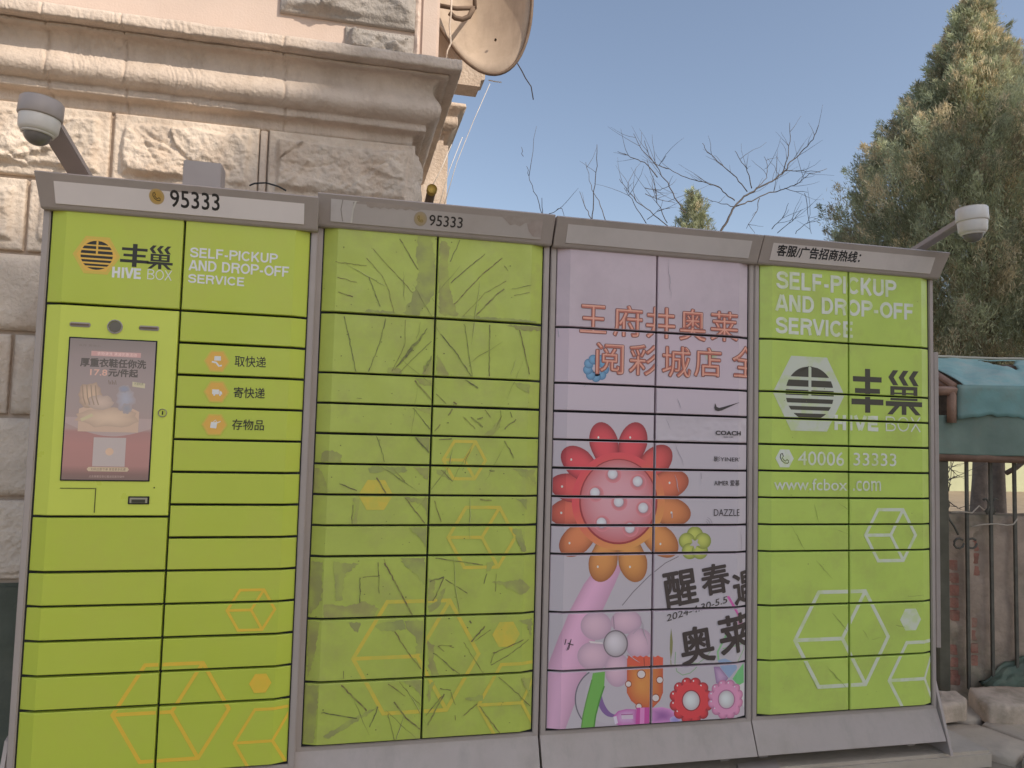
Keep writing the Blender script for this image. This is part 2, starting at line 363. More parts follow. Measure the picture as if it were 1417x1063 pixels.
# ================================================================== STRUCTURE: ground
HG = 0.0
def sheet(name, x0, x1, y0, y1, z, m, nx=2, ny=2, amp=0, freq=2, parent=None, skip=None):
    bm = bmesh.new(); g = [[bm.verts.new((x0+(x1-x0)*i/nx, y0+(y1-y0)*j/ny, z + (amp*noise.fractal(Vector((i*(x1-x0)/nx*freq, j*(y1-y0)/ny*freq, 3.1)), 1, 2, 4) if amp else 0))) for j in range(ny+1)] for i in range(nx+1)]
    for i in range(nx):
        for j in range(ny): f = bm.faces.new((g[i][j], g[i+1][j], g[i+1][j+1], g[i][j+1])); f.smooth = True
    return link(name, bm, m, parent)
far = sheet('distant_ground', -150, 250, -150, 250, -0.06, M['earth']); tag(far, kind='structure')
ground = sheet('ground', -3, 6.5, -4.5, 1.35, -0.02, M['ground'], 120, 90, .012, 3); tag(ground, kind='structure')
plinth = link('concrete_plinth', (lambda b: (box(b, (-.2, -.02, -.03), (3.62, .60, .045), .012), b)[1])(bmesh.new()), M['concrete']); tag(plinth, kind='structure')

# ================================================================== BUILDING (left)
WY = 0.62           # front of the block margins
XR = 1.225          # right corner of the wall
bld = empty('stone_building', (XR, WY, 0), 'peach stone-clad building with a heavy moulded cornice rising behind the lockers on the left', 'building')
def smooth01(t): t = max(0., min(1., t)); return t*t*(3-2*t)
def rock_block(name, x0, x1, z0, z1, seed, m, relief=.05, marg=.032, y=WY, nx=None, nz=None, side=False, rough=1.0, parent=None, sub=False):
    """drafted-margin block with a rock face; side=True builds it on the return wall (faces +X)"""
    wdt, hgt = x1-x0, z1-z0
    nx = nx or max(10, int(wdt/.0058)); nz = nz or max(8, int(hgt/.0058))
    bm = bmesh.new(); off = Vector((seed*7.3, seed*3.1, seed*1.7))
    rnd = random.Random(seed)
    planes = [(rnd.uniform(0, wdt), rnd.uniform(0, hgt), rnd.uniform(0, 6.28), rnd.uniform(.1, .35), rnd.uniform(.004, .018)) for _ in range(7)]
    cracks = [(rnd.uniform(.05, max(.06, wdt*.7)), rnd.uniform(.03, hgt*.8), rnd.uniform(-.9, .5), rnd.uniform(.12, .34)) for _ in range(4)]
    def P(a, b, d): return (x0+a, y-d, z0+b) if not side else (y+d, x0+a, z0+b)
    g = []
    for i in range(nx+1):
        row = []
        for j in range(nz+1):
            a = wdt*i/nx; b = hgt*j/nz
            e = min(a, wdt-a, b, hgt-b)
            jag = .010*noise.noise(Vector((a*18, b*18, seed)))
            t = smooth01((e-marg-jag)/.022)
            p = Vector((a, b, 0))
            h = .42 + .55*noise.fractal(p*3.2+off, 1, 2.1, 3) + .25*noise.ridged_multi_fractal(p*5+off, .9, 2.2, 4, .8, 2)*.5
            warp = noise.noise(p*6+off)*.05
            for (px, pz, an, sl_, st) in planes:      # chipped facets: one-sided steps
                d = (a-px+warp)*math.cos(an)+(b-pz+warp)*math.sin(an)
                if abs((a-px)*math.sin(an)-(b-pz)*math.cos(an)) < .16 + .05*noise.noise(p*9+off): h += (st/relief)*(1 if d > 0 else -.3)*math.exp(-abs(d)*9)
            for (ca, cb_, can, cl) in cracks:
                u_ = (a-ca)*math.cos(can)+(b-cb_)*math.sin(can); v_ = -(a-ca)*math.sin(can)+(b-cb_)*math.cos(can)+.03*noise.noise(Vector((u_*9, ca*9, 2)))+.008*noise.noise(Vector((u_*40, ca*9, 5)))
                if 0 < u_ < cl and abs(v_) < .03: h -= (.011*math.exp(-(v_/.0045)**2)+ (.006 if 0 < v_ < .02 else 0)*(1-v_/.02))/relief*min(1, u_/.04, (cl-u_)/.04)
            fine = noise.fractal(p*38+off, .8, 2.1, 3)*.0022 + noise.fractal(Vector((a*26+b*14, b*44-a*20, seed)), .9, 2, 2)*.0022
            d = t*(relief*h*rough*.72 + fine*2.3*(.4+.6*rough)) + .0010*noise.noise(p*60+off)
            if e < 1e-6: d -= .006
            row.append(bm.verts.new(P(a, b, d)))
        g.append(row)
    for i in range(nx):
        for j in range(nz):
            q = (g[i][j], g[i+1][j], g[i+1][j+1], g[i][j+1])
            f = bm.faces.new(q if not side else q); f.smooth = True
    # sides back into the joint
    rim = [g[i][0] for i in range(nx+1)] + [g[nx][j] for j in range(1, nz+1)] + [g[i][nz] for i in range(nx-1, -1, -1)] + [g[0][j] for j in range(nz-1, 0, -1)]
    back = []
    for v in rim:
        c = v.co.copy()
        if side: c.x = y-.028
        else: c.y = y+.028
        back.append(bm.verts.new(c))
    for k in range(len(rim)):
        bm.faces.new((rim[k], back[k], back[(k+1) % len(rim)], rim[(k+1) % len(rim)]))
    bmesh.ops.recalc_face_normals(bm, faces=bm.faces[:])
    return link(name, bm, m, parent or bld)
# backing wall (mortar plane)
bm = bmesh.new(); box(bm, (-4.2, WY+.026, .0), (XR-.03, WY+4.2, 2.62)); link('mortar_wall', bm, M['mortar'], bld)
bm = bmesh.new(); box(bm, (-4.2, WY+.01, -.02), (XR-.005, WY+.024, .665), .004); link('plinth_band', bm, M['plinth'], bld)
for x0, x1 in ((-1.35, -.475), (-.462, .4), (.412, 1.21)):      # panels of the painted plinth
    bm = bmesh.new(); box(bm, (x0, WY-.006, .02), (x1, WY+.009, .655), .004); link('plinth_panel', bm, M['plinth'], bld)
rows = [(2.266, 2.556, (-1.30, -.665, -.012, .565, XR), 1.0, 1.0), (1.962, 2.248, (-1.62, -.90, -.302, .30, .86, XR), 1.0, .9),
        (1.644, 1.945, (-1.33, -.62, .32, XR), .9, .4), (1.318, 1.627, (-1.7, -.98, -.318, .33, XR), .8, .45), (1.0, 1.30, (-1.4, -.7, .4, XR), .8, .5), (.682, .984, (-1.8, -.95, .1, .7, XR), .8, .5)]
sd = 11
for (z0, z1, xs, rel, rg) in rows:
    for k in range(len(xs)-1):
        sd += 1
        g0 = .014 if k else 0
        x0, x1 = xs[k]+g0, xs[k+1]
        if z0 > 2.2 and k == 3: x0 += .026
        hid = x1 > .2 and z1 < 2.0
        rock_block('stone_block', x0, x1, z0, z1, sd, M['stone'], .062*rel, .032 if rg > .8 else .012, rough=rg, nx=24 if hid or x1 < -.6 else None, nz=12 if hid or x1 < -.6 else None)
    # return wall blocks
    for k, (y0, y1) in enumerate(((WY-.0, 1.08), (1.095, 1.62))):
        sd += 1
        rock_block('stone_block', y0+.002, y1, z0, z1, sd, M['stone'], .075, .02, y=XR+.001, side=True, rough=rg, nx=24, nz=24 if z0 > 2.2 else 12)
bm = bmesh.new(); box(bm, (.571, WY+.0, 2.268), (.598, WY+.02, 2.55), .003)
link('joint_strip', bm, M['stucco'], bld)
for xx in (.5685, .6005):
    pass
# cornice: profile (projection, z)
CPROF = [(.0, 2.905), (.165, 2.892), (.172, 2.888), (.174, 2.848), (.170, 2.842), (.100, 2.840), (.122, 2.838), (.124, 2.829), (.095, 2.826), (.088, 2.826), (.072, 2.812), (.063, 2.795), (.062, 2.78), (.066, 2.765), (.074, 2.748), (.085, 2.730),
         (.095, 2.710), (.099, 2.692), (.096, 2.674), (.084, 2.658), (.064, 2.646), (.045, 2.641), (.040, 2.640), (.040, 2.613), (.036, 2.609), (.000, 2.606), (-.012, 2.602), (-.014, 2.56), (-.026, 2.558)]
def cornice(name, m, x_left, xr, yf, yback, prof, wear=1.0, nseg=360, parent=None, seed=0, joints=()):
    bm = bmesh.new(); cols = []
    stations = []
    for i in range(nseg+1): stations.append(('f', x_left, i/nseg))
    for i in range(1, 41): stations.append(('s', 0, i/40))
    for st in stations:
        col = []
        for k, (p, z) in enumerate(prof):
            if st[0] == 'f': c = Vector((x_left+(xr+p-x_left)*st[2], yf-p, z)); nrm = Vector((0, -1, 0)); key = Vector((c.x, 0, z))
            else: c = Vector((xr+p, yf-p+(yback-yf+p)*st[2], z)); nrm = Vector((1, 0, 0)); key = Vector((c.y+9, 0, z))
            n1 = noise.fractal(key*9+Vector((seed, 0, 0)), 1, 2, 3)*.0022
            ch = noise.noise(key*Vector((1, 1, 1))*5.5 + Vector((seed+4, 0, 0)))
            chip = 0
            if ch > .12: chip = noise.fractal(key*95, .7, 2, 3)*.0055*min(1, (ch-.12)*7)
            if 0 < st[2] < 1 or st[0] == 's': c += nrm*(n1+chip)*wear; c.z += n1*.9*wear + (.003*noise.noise(Vector((key.x*14, k*.2, seed))))*wear
            else: c += nrm*n1*0
            if joints:
                for jx in joints:
                    dj = key.x-jx-.010*noise.noise(Vector((c.z*16, jx, 1)))
                    if st[0] == 'f' and abs(dj) < .03: c += nrm*(-.011*math.exp(-(dj/.0038)**2))*1.0
            col.append(bm.verts.new(c))
        cols.append(col)
    for a, b in zip(cols[:-1], cols[1:]):
        for k in range(len(prof)-1):
            f = bm.faces.new((a[k], b[k], b[k+1], a[k+1])); f.smooth = True
    bmesh.ops.recalc_face_normals(bm, faces=bm.faces[:])
    o = link(name, bm, m, parent or bld)
    return o
def dens(prof, step=.012):
    out = []
    for (p0, z0), (p1, z1) in zip(prof[:-1], prof[1:]):
        n = max(1, int(math.hypot(p1-p0, z1-z0)/step))
        for k in range(n): out.append((p0+(p1-p0)*k/n, z0+(z1-z0)*k/n))
    out.append(prof[-1]); return out
cornice('cornice', M['stucco'], -4.2, XR, WY, 2.0, dens(CPROF), 1.0, 1500, joints=[aty(58, 40, .48).x, aty(168, 28, .46).x, aty(393, 90, .47).x, aty(-120, 20, .47).x])
bm = bmesh.new()
pts = [(x, WY - .1748, 0) for x in (0,)]
# upper wall
bm = bmesh.new(); box(bm, (-4.2, WY+.03, 2.6), (XR-.02, WY+4, 5.6)); link('upper_wall', bm, M['plaster'], bld)
def q3(z): return aty(385, 15, WY)[0]
rock_block('corner_quoin', .622, 1.205, 3.088, 3.36, 71, M['grey_stone'], .05, .014, y=WY-.022+.03, nx=64, nz=32)
rock_block('corner_quoin', .900, 1.205, 2.93, 3.068, 72, M['grey_stone'], .045, .014, y=WY-.014+.03, nx=40, nz=20)
rock_block('corner_quoin', .86, 1.205, 3.38, 3.62, 73, M['grey_stone'], .05, .02, y=WY-.022+.03, nx=30, nz=20)
bm = bmesh.new(); box(bm, (1.228, WY+.02, 2.89), (1.316, WY+.14, 5.6), .012); link('corner_pilaster', bm, M['plaster'], bld)
o = rock_block('ragged_mortar_seam', 1.203, 1.230, 2.90, 3.9, 77, M['plaster'], .022, .001, y=WY+.018, nx=8, nz=220)
# recessed wall right of the pilaster and a further bay with its own cornice
bm = bmesh.new(); box(bm, (1.20, 1.25, aty(664, 112, 1.45).z), (aty(640, 60, 1.25).x, 2.0, 5.6)); link('recessed_wall', bm, M['stucco'], bld)
BY = 2.05
a = aty(560, 158, BY); b = aty(640, 160, BY)
BX = aty(627, 130, BY).x
zt = aty(640, 152, BY).z
bay = empty('projecting_bay', (BX, BY, 0), 'sunlit bay of the building past the corner, slim fluted strips above a small cornice', 'building bay')
bm = bmesh.new(); box(bm, (1.25, BY+.0, 0), (BX-.02, BY+3.5, zt-.25)); link('wall', bm, M['stucco'], bay)
bm = bmesh.new(); box(bm, (1.25, BY, zt-.05), (BX-.012, BY+3.5, 6)); link('upper_wall', bm, M['stucco'], bay)
for k in range(4):
    x = BX-.012-.045*k
    bm = bmesh.new(); box(bm, (x-.028, BY-.022-.0*k, zt), (x, BY-.001, 5.2), .004); link('fluted_strip', bm, M['stucco'], bay)
hh = zt
BPROF = [(.0, hh+.0), (.10, hh-.004), (.105, hh-.03), (.075, hh-.04), (.07, hh-.055), (.055, hh-.07), (.06, hh-.11), (.058, hh-.135), (.03, hh-.145), (.028, hh-.165), (-.02, hh-.17), (-.02, hh-.27)]
cornice('cornice', M['stucco'], 1.25, BX-.03, BY, 5.5, dens(BPROF, .02), .5, 60, parent=bay, seed=5)
# balcony slab under the dish
bm = bmesh.new()
p0 = aty(640, 112, 1.45); p1 = aty(664, 120, 1.45); p2 = aty(671, 110, 1.45); p3 = aty(640, 60, 1.45)
prism(bm, [(1.30, 1.45, p1.z), (p1.x, 1.45, p1.z), (p1.x+.005, 1.45, p2.z-.01), (p2.x, 1.45, p2.z), (p2.x+.005, 1.45, p2.z+.12), (1.30, 1.45, p2.z+.12)], (0, .14, 0)); 
bslab = link('balcony_slab', bm, M['stucco'], bld)

# satellite dish
DY = 1.10
dl = aty(647, -80, DY)
dish = empty('satellite_dish', dl, 'large weathered tan satellite dish fixed to the building corner at the top of the picture', 'satellite dish')
bm = bmesh.new(); rings = []
RN, SN = 10, 72
for r in range(RN+1):
    ring = []
    for s_ in range(SN):
        th = 2*math.pi*s_/SN; t = r/RN
        u = 647 + (84*math.cos(th))*t; v = -80 + (85*math.cos(th) + 167.7*math.sin(th))*t
        p = aty(u, v, DY) - dl
        p = Vector((p.x, .16*(1-t*t)+ (-p.x)*.25, p.z))
        ring.append(bm.verts.new(dl+p))
    rings.append(ring)
for r in range(1, RN):
    for s_ in range(SN):
        f = bm.faces.new((rings[r][s_], rings[r][(s_+1) % SN], rings[r+1][(s_+1) % SN], rings[r+1][s_])); f.smooth = True
cen = bm.verts.new(dl+Vector((0, .16, 0)))
for s_ in range(SN): bm.faces.new((cen, rings[1][s_], rings[1][(s_+1) % SN])).smooth = True
bmesh.ops.delete(bm, geom=rings[0], context='VERTS')
t2 = bmesh.ops.solidify(bm, geom=bm.faces[:], thickness=.006)
link('reflector', bm, M['dish'], dish, True)
bm = bmesh.new(); rim = []
for s_ in range(SN+1):
    th = 2*math.pi*s_/SN; u = 647+84*math.cos(th); v = -80+85*math.cos(th)+167.7*math.sin(th)
    p = aty(u, v, DY)-dl; rim.append(dl+Vector((p.x, (-p.x)*.25, p.z)))
tube(bm, rim, .009, 6, False); link('rim', bm, M['rust'], dish)
p = aty(685, 57, DY-.004); bm = bmesh.new(); lathe(bm, [(0, 0), (.006, 0), (.006, .01)], Matrix.Translation(Vector((p.x, DY-(p.x-dl.x)*.25+.03, p.z))) @ Matrix.Rotation(math.pi/2, 4, 'X'), 10); link('bolt_head', bm, M['rust'], dish)
bm = bmesh.new(); YB = .98
tube(bm, [aty(604, 7, YB), aty(632, 12, YB), aty(657, 11, YB)], .011); tube(bm, [aty(656, -40, YB), aty(657, 11, YB)], .011)
tube(bm, [aty(622, 18, YB), aty(630, 25, YB), aty(640, 27, YB), aty(649, 23, YB), aty(655, 12, YB)], .013)
tube(bm, [aty(657, 11, YB), aty(657, 11, DY+.1)], .011); tube(bm, [aty(604, 7, YB), aty(604, 7, 1.3)], .011)
link('mounting_bracket', bm, M['rust'], dish)

# cables and drain cap near the building corner
def cable(name, pts, rad, m, label, cat='cable', group=None, sides=6):
    bm = bmesh.new(); tube(bm, pts, rad, sides); o = link(name, bm, m, None, True); return tag(o, label, cat, group)
def pathy(pl, y): return [aty(u, v, y) for u, v in pl]
cable('loose_cable', pathy([(625, -5), (624, 20), (622, 35), (624, 60), (619, 70), (617, 84)], .80), .0045, M['stucco'], 'pale paint-spattered cable hanging in front of the dish bracket')
cable('thin_wire', pathy([(678, 116), (655, 168), (632, 225), (613, 290)], 1.4), .0022, M['white'], 'thin pale wire slanting down the sky from the dish edge, right one of three')
cable('thin_wire', pathy([(640, 190), (622, 235), (606, 290)], 1.3), .002, M['white'], 'thin pale wire slanting down beside the bay cornice, middle one of three')
cable('thin_wire', pathy([(625, 200), (610, 235), (596, 262)], 1.2), .002, M['white'], 'thin pale wire crossing the bay cornice down to the yellow cap, left one of three')
cable('loose_cable', pathy([(676, 111), (685, 113), (694, 114)], 1.1), .003, M['white'], 'short white cable end sticking out under the bottom of the satellite dish')
ycap = empty('drain_pipe', aty(595, 280, .75), 'yellow-capped stub pipe at the foot of the building corner above the locker top', 'pipe')
d0 = aty(598, 261, .72); d1 = aty(593, 282, .9)
ax = (d1-d0).normalized(); Mx = Matrix.Translation(d0) @ Vector((0, 0, 1)).rotation_difference(ax).to_matrix().to_4x4()
bm = bmesh.new(); lathe(bm, [(0, 0), (.022, .0), (.024, .003), (.024, .03), (.022, .032)], Mx, 24); link('foam_cap', bm, M['yellow'], ycap)
bm = bmesh.new(); lathe(bm, [(.021, .03), (.021, .5)], Mx, 20); link('pipe', bm, M['rust'], ycap)

# ================================================================== LOCKERS
h = .105; PITCH = .847764186; HA = .397337084; DCH = .0180395321; TT = 2.90378085; DB = .22
UN = [(.00294444, -.0399929853, -.0226036605), (-.004522, .0097782, .0082967), (.0002112, .0139347, .0063424), (.00136662, .0162800, .00796461)]
CHW = .047; GAP = .0062
def rz(r): return DB + ((14+TT)*h if r is None else r*h)
class Unit: pass
def make_cabinet(U, name, label, doors, door_mat, header_mat, door_name='locker_door'):
    dx, dy, dz = UN[U]; u = Unit(); u.xc = (U+.5)*PITCH+dx; u.y = dy; u.dz = dz; u.i = U
    root = empty(name, (u.xc, dy+.2, .045), label, 'parcel locker', 'parcel lockers standing side by side')
    u.root = root
    xl, xr = u.xc-PITCH/2+.0015, u.xc+PITCH/2-.0015
    zb, zt = .17+dz, 2.09+dz
    # carcass with frame strips
    bm = bmesh.new(); box(bm, (xl+.002, dy+.035, zb-.02), (xr-.002, dy+.50, zt-.02)); link('carcass', bm, M['frame'], root)
    bm = bmesh.new(); box(bm, (u.xc-HA-.004, dy+.020, rz(0)+dz-.004), (u.xc+HA+.004, dy+.033, rz(None)+dz+.004)); link('door_seal', bm, M['dark'], root)
    fw = PITCH/2-.0015-HA-.004
    for s in (-1, 1):
        bm = bmesh.new(); a = u.xc+s*(HA+.004); b_ = u.xc+s*(PITCH/2-.0015)
        box(bm, (min(a, b_), dy+.012, zb+.035), (max(a, b_), dy+.0345, zt-.05), .003); link('frame_strip', bm, M['frame'], root)
    bm = bmesh.new(); box(bm, (xl, dy+.014, rz(0)+dz-.044), (xr, dy+.0343, rz(0)+dz-.005), .002); link('frame_strip', bm, M['frame'], root)
    # header: leans forward at the top
    z0, z1 = rz(None)+dz-.008, rz(None)+dz+.098
    u.hz0, u.hz1 = z0, z1
    ex = .002
    hy = lambda z: dy + (-.012 - (z-z0)/(z1-z0)*.048)
    u.hy = hy
    bm = bmesh.new()
    sec = [(dy+.034, z0), (hy(z0)+.006, z0), (hy(z0), z0+.006), (hy(z1), z1-.006), (hy(z1)+.008, z1), (dy+.30, z1+.003)]
    xa, xb = (xl-.008 if U == 0 else xl), (xr+.022 if U == 3 else xr)
    A = [bm.verts.new((xa+(.008*(1-(z-z0)/(z1-z0)) if U == 0 else 0), y, z)) for y, z in sec]; B = [bm.verts.new((xb-(.014*(1-(z-z0)/(z1-z0)) if U == 3 else 0), y, z)) for y, z in sec]
    n = len(sec)
    for k in range(n): bm.faces.new((A[k], A[(k+1) % n], B[(k+1) % n], B[k]))
    bm.faces.new(A[::-1]); bm.faces.new(B); bmesh.ops.recalc_face_normals(bm, faces=bm.faces[:])
    bmesh.ops.bevel(bm, geom=[e for e in bm.edges if abs(e.verts[0].co.x-e.verts[1].co.x) < .02 and e.calc_length() > .02], offset=.002, segments=1, affect='EDGES')
    u.header = link('header_hood', bm, M['frame'], root)
    pz0, pz1 = z0+.016, z1-.018; px0, px1 = xl+.045, xr-.045
    bm = bmesh.new(); A = [(px0, hy(pz0), pz0), (px1, hy(pz0), pz0), (px1, hy(pz1), pz1), (px0, hy(pz1), pz1)]
    prism(bm, [Vector(p)+Vector((0, -.0015, 0)) for p in A], (0, .004, 0)); u.panel = link('header_panel', bm, header_mat, root)
    # skirt
    kz1 = .204+dz; kz0 = .098
    bm = bmesh.new()
    prism(bm, [(xl+.001, dy+.015, kz1), (xl+.001, dy-.036, kz0), (xl+.001, dy-.032, kz0-.003), (xl+.001, dy+.03, kz1-.01)], (xr-xl-.002, 0, 0))
    bmesh.ops.recalc_face_normals(bm, faces=bm.faces[:]); link('skirt_board', bm, M['frame_light'], root)
    # feet
    for s in (-1, 1):
        bm = bmesh.new(); x = u.xc+s*.34
        box(bm, (x-.02, dy+.06, .045), (x+.02, dy+.10, .16), .003); link('levelling_foot', bm, M['frame'], root)
    # doors
    u.doors = []
    def face(x, z):
        if x < u.xc-HA+CHW: t = (u.xc-HA+CHW-x)/CHW; return dy + DCH*t
        if x > u.xc+HA-CHW: t = (x-(u.xc+HA-CHW))/CHW; return dy + DCH*t
        return dy
    u.face = face
    for side, rr in doors.items():
        for a, b in zip(rr[:-1], rr[1:]):
            zt_, zb_ = rz(a)+dz-GAP/2-.0008, rz(b)+dz+GAP/2+.0008
            x0, x1 = (u.xc-HA, u.xc-GAP/2-.0005) if side == 'L' else (u.xc+GAP/2+.0005, u.xc+HA)
            jy = random.uniform(-.0009, .0009); jt = random.uniform(-.0014, .0014); zt_ += random.uniform(-.0006, .0003); zb_ += random.uniform(-.0003, .0006)
            bm = bmesh.new(); e = .0022
            xs = [x0, x0+e] + ([x0+CHW] if side == 'L' else [x1-CHW]) + [x1-e, x1]
            if side == 'R': xs = [x0, x0+e, x1-CHW, x1-e, x1]
            zs = [zb_, zb_+e, zt_-e, zt_]
            gv = [[None]*4 for _ in range(5)]
            for i, x in enumerate(xs):
                for j, z in enumerate(zs):
                    edge = i in (0, 4) or j in (0, 3)
                    y = face(x, z) + (.0022 if edge else 0) + jy + jt*(j-1.5)/3
                    gv[i][j] = bm.verts.new((x, y, z))
            for i in range(4):
                for j in range(3): bm.faces.new((gv[i][j], gv[i+1][j], gv[i+1][j+1], gv[i][j+1]))
            rim = [gv[i][0] for i in range(5)]+[gv[4][1], gv[4][2]]+[gv[i][3] for i in range(4, -1, -1)]+[gv[0][2], gv[0][1]]
            bk = [bm.verts.new((v.co.x, dy+.0235 if True else 0, v.co.z)) for v in rim]
            for k in range(len(rim)): bm.faces.new((rim[k], bk[k], bk[(k+1) % len(rim)], rim[(k+1) % len(rim)]))
            bmesh.ops.recalc_face_normals(bm, faces=bm.faces[:])
            nm = door_name; mt = door_mat
            if U == 0 and side == 'L' and a == 14: nm = 'control_panel'; mt = M['green_con']
            o = link(nm, bm, mt, root)
            u.doors.append((o, (x0+e, x1-e, zb_+e*.8, zt_-e*.8)))
            if nm == 'control_panel': u.console = o
    return u
def print_on(u, art, m, name, lift=.0012):
    for o, rect in u.doors:
        cuts = [u.xc-HA+CHW, u.xc+HA-CHW]
        bm = art_mesh(art, u.face, lift, rect, cuts)
        if bm:
            q = link(name, bm, m, o)
            if name in ('film_residue', 'torn_film_scratches', 'scuff_marks', 'film_creases'): q['kind'] = 'stuff'
def print_header(u, art, m, name):
    bm = art_mesh(art, lambda x, z: u.hy(z), .0022, (u.xc-.378, u.xc+.378, u.hz0+.017, u.hz1-.019))
    if bm:
        q = link(name, bm, m, u.panel)
        if name == 'glue_stain': q['kind'] = 'stuff'
def fx(u, uu, vv, hd=False):
    """photo point -> (x, z) on the cabinet's face"""
    p = aty(uu, vv, u.y-(.036 if hd else 0)); return (p.x, p.z)
def T(art, u, body, bl, tr, c, bold=0, hd=False, **k):
    a = fx(u, *bl, hd); b = fx(u, *tr, hd); art.text(body, a[0], a[1], b[0], b[1], c, bold, **k)
def TC(art, u, body, bl, tr, c, k=.10, gap=.045):
    a = fx(u, *bl); b = fx(u, *tr); caps(art, body, a[0], a[1], b[0], b[1], c, k, gap)
def rad(u, uu, vv, r): return fx(u, uu+r, vv)[0]-fx(u, uu, vv)[0]
def hexa(art, u, c, r, col, wd=None, flat=True, inner=False):
    """flat-top hexagon; wd = outline width (px) else solid; inner adds the cube's three edges"""
    cx, cz = fx(u, *c); R = rad(u, *c, r)
    P = ngon(cx, cz, R, 6, 0)
    if wd is None: art.poly(P, col); return
    w_ = rad(u, *c, wd); Q = ngon(cx, cz, R-w_, 6, 0); l = art.k+1
    art.add(P+Q, [[k, (k+1) % 6, 6+(k+1) % 6, 6+k] for k in range(6)], [col]*12); 
    if inner:
        art.k = l+3
        for k in (1, 3, 5): 
            art.stroke([(cx, cz), (cx+(R-w_)*math.cos(k*math.pi/3), cz+(R-w_)*math.sin(k*math.pi/3))], w_*.85, col, layer=l+k*.5)
def hexprint(u, m, items):
    for c, r, col, wd in items:
        a = Art(); hexa(a, u, c, r, col, wd, inner=wd is not None); print_on(u, a, m, 'printed_hexagon')
def px(u, pts): return [fx(u, a, b) for a, b in pts]
def zpts(pts, ox, oy, s): return [(ox+a/s, oy+b/s) for a, b in pts]

WHITE = (.86, .84, .79)
ORANGE = (.50, .285, .055)
def phone_glyph(art, cx, cz, r, c):
    k = r
    pts = [(-.45, .42), (-.5, .1), (-.3, -.25), (0, -.47), (.35, -.5), (.48, -.35)]
    art.stroke([(cx+a*k, cz+b*k) for a, b in pts], r*.12, c)
    art.stroke([(cx+a*k, cz+b*k) for a, b in [(-.45, .42), (-.25, .5), (-.15, .2), (-.28, .05), (-.05, -.2), (.12, -.28), (.28, -.1), (.48, -.3)]], r*.12, c)
def fengchao(art, u, c, r, x1, x2, vb, vt, dark, hexcol, hexr):
    """striped round emblem in a hexagon + the two characters built from bars"""
    cx, cz = fx(u, *c); R = rad(u, *c, r)
    if hexcol: art.poly(ngon(cx, cz, rad(u, *c, hexr), 6, 0), hexcol)
    n = 7; lay = art.k+1
    def chord(z): return math.sqrt(max(0, R*R-(z-cz)**2))
    bands = [(1.0, .60), (.48, .24), (.12, -.08), (-.20, -.36), (-.48, -.62), (-.74, -1.0)] if hexr > 40 else [(1.0, .72), (.62, .42), (.30, .10), (-.02, -.2), (-.32, -.48), (-.6, -.74), (-.84, -1.0)]
    for a, b in bands:
        zs = [cz+R*(a+(b-a)*k/8) for k in range(9)]
        L = [(cx-chord(z), z) for z in zs]; Rr = [(cx+chord(z), z) for z in zs[::-1]]
        if a > .1:
            g = R*.06
            L2 = [(cx-g, z) for z in zs[::-1]]
            art.poly(L+L2, dark, lay); art.poly([(cx+g, z) for z in zs]+Rr, dark, lay)
        else: art.poly(L+Rr, dark, lay)
    def bars(x0, x1_, z0, z1, bl):
        for p in bl: art.poly([(x0+a*(x1_-x0), z0+b*(z1-z0)) for a, b in p], dark, lay+1)
    z0 = fx(u, x1[0], vb)[1]; z1 = fx(u, x1[0], vt)[1]
    a, b = fx(u, x1[0], vt)[0], fx(u, x1[1], vt)[0]
    R4 = lambda x0, y0, x1_, y1: [(x0, y0), (x1_, y0), (x1_, y1), (x0, y1)]
    bars(a, b, z0, z1, [R4(.42, 0, .60, 1.0), R4(.0, .70, .42, .82), R4(.6, .70, 1, .82), R4(.07, .44, .42, .55), R4(.6, .44, .94, .55), R4(-.05, .18, .42, .31), R4(.6, .18, 1.06, .31)])
    a, b = fx(u, x2[0], vt)[0], fx(u, x2[1], vt)[0]
    ch = lambda x: [(x, .84), (x+.14, 1.0), (x+.30, 1.0), (x+.16, .84), (x+.30, .66), (x+.14, .66)]
    bars(a, b, z0-.02*(z1-z0), z1, [ch(.02), ch(.33), ch(.64), R4(.08, .56, .9, .64), R4(.08, .40, .2, .56), R4(.43, .40, .55, .56), R4(.78, .40, .9, .56), R4(.2, .46, .43, .50), R4(.55, .46, .78, .50), R4(.08, .32, .9, .40),
                          R4(-.06, .19, 1.04, .30), R4(.42, 0, .56, .19), [(.2, .19), (.36, .19), (.14, 0), (-.02, 0)], [(.62, .19), (.78, .19), (1.0, 0), (.84, 0)]])

COLR = {'R': [None, 14, 13, 12, 11, 10, 9, 8, 7, 6, 5, 4, 3, 2, 0], 'L': [None, 14, 7.63, 6, 5, 4, 3, 2, 0]}
STD = {'L': [None, 14, 12, 11, 10, 9, 8, 7, 6, 4, 2, 0], 'R': [None, 14, 12, 11, 10, 9, 8, 7, 6, 4, 2, 0]}
u1 = make_cabinet(0, 'parcel_locker', 'lime green parcel locker with the touch screen, at the left end', COLR, M['green'], M['panel'])
u2 = make_cabinet(1, 'parcel_locker', 'lime green parcel locker scarred by torn film, right beside the cabinet with the screen', STD, M['green_old'], M['panel_dirty'])
M['vinyl'] = mat('pinkish_vinyl_film', (.66, .53, .57), .45, .03, 5, dirt=(.38, .31, .33), dirt_amt=.3)
u3 = make_cabinet(2, 'parcel_locker', 'parcel locker wrapped in a pink sticker of balloon flowers and black lettering', STD, M['vinyl'], M['panel_grey'])
u4 = make_cabinet(3, 'parcel_locker', 'lime green parcel locker with faded white logo and web address, at the right end', STD, M['green_far'], M['panel_pink'])

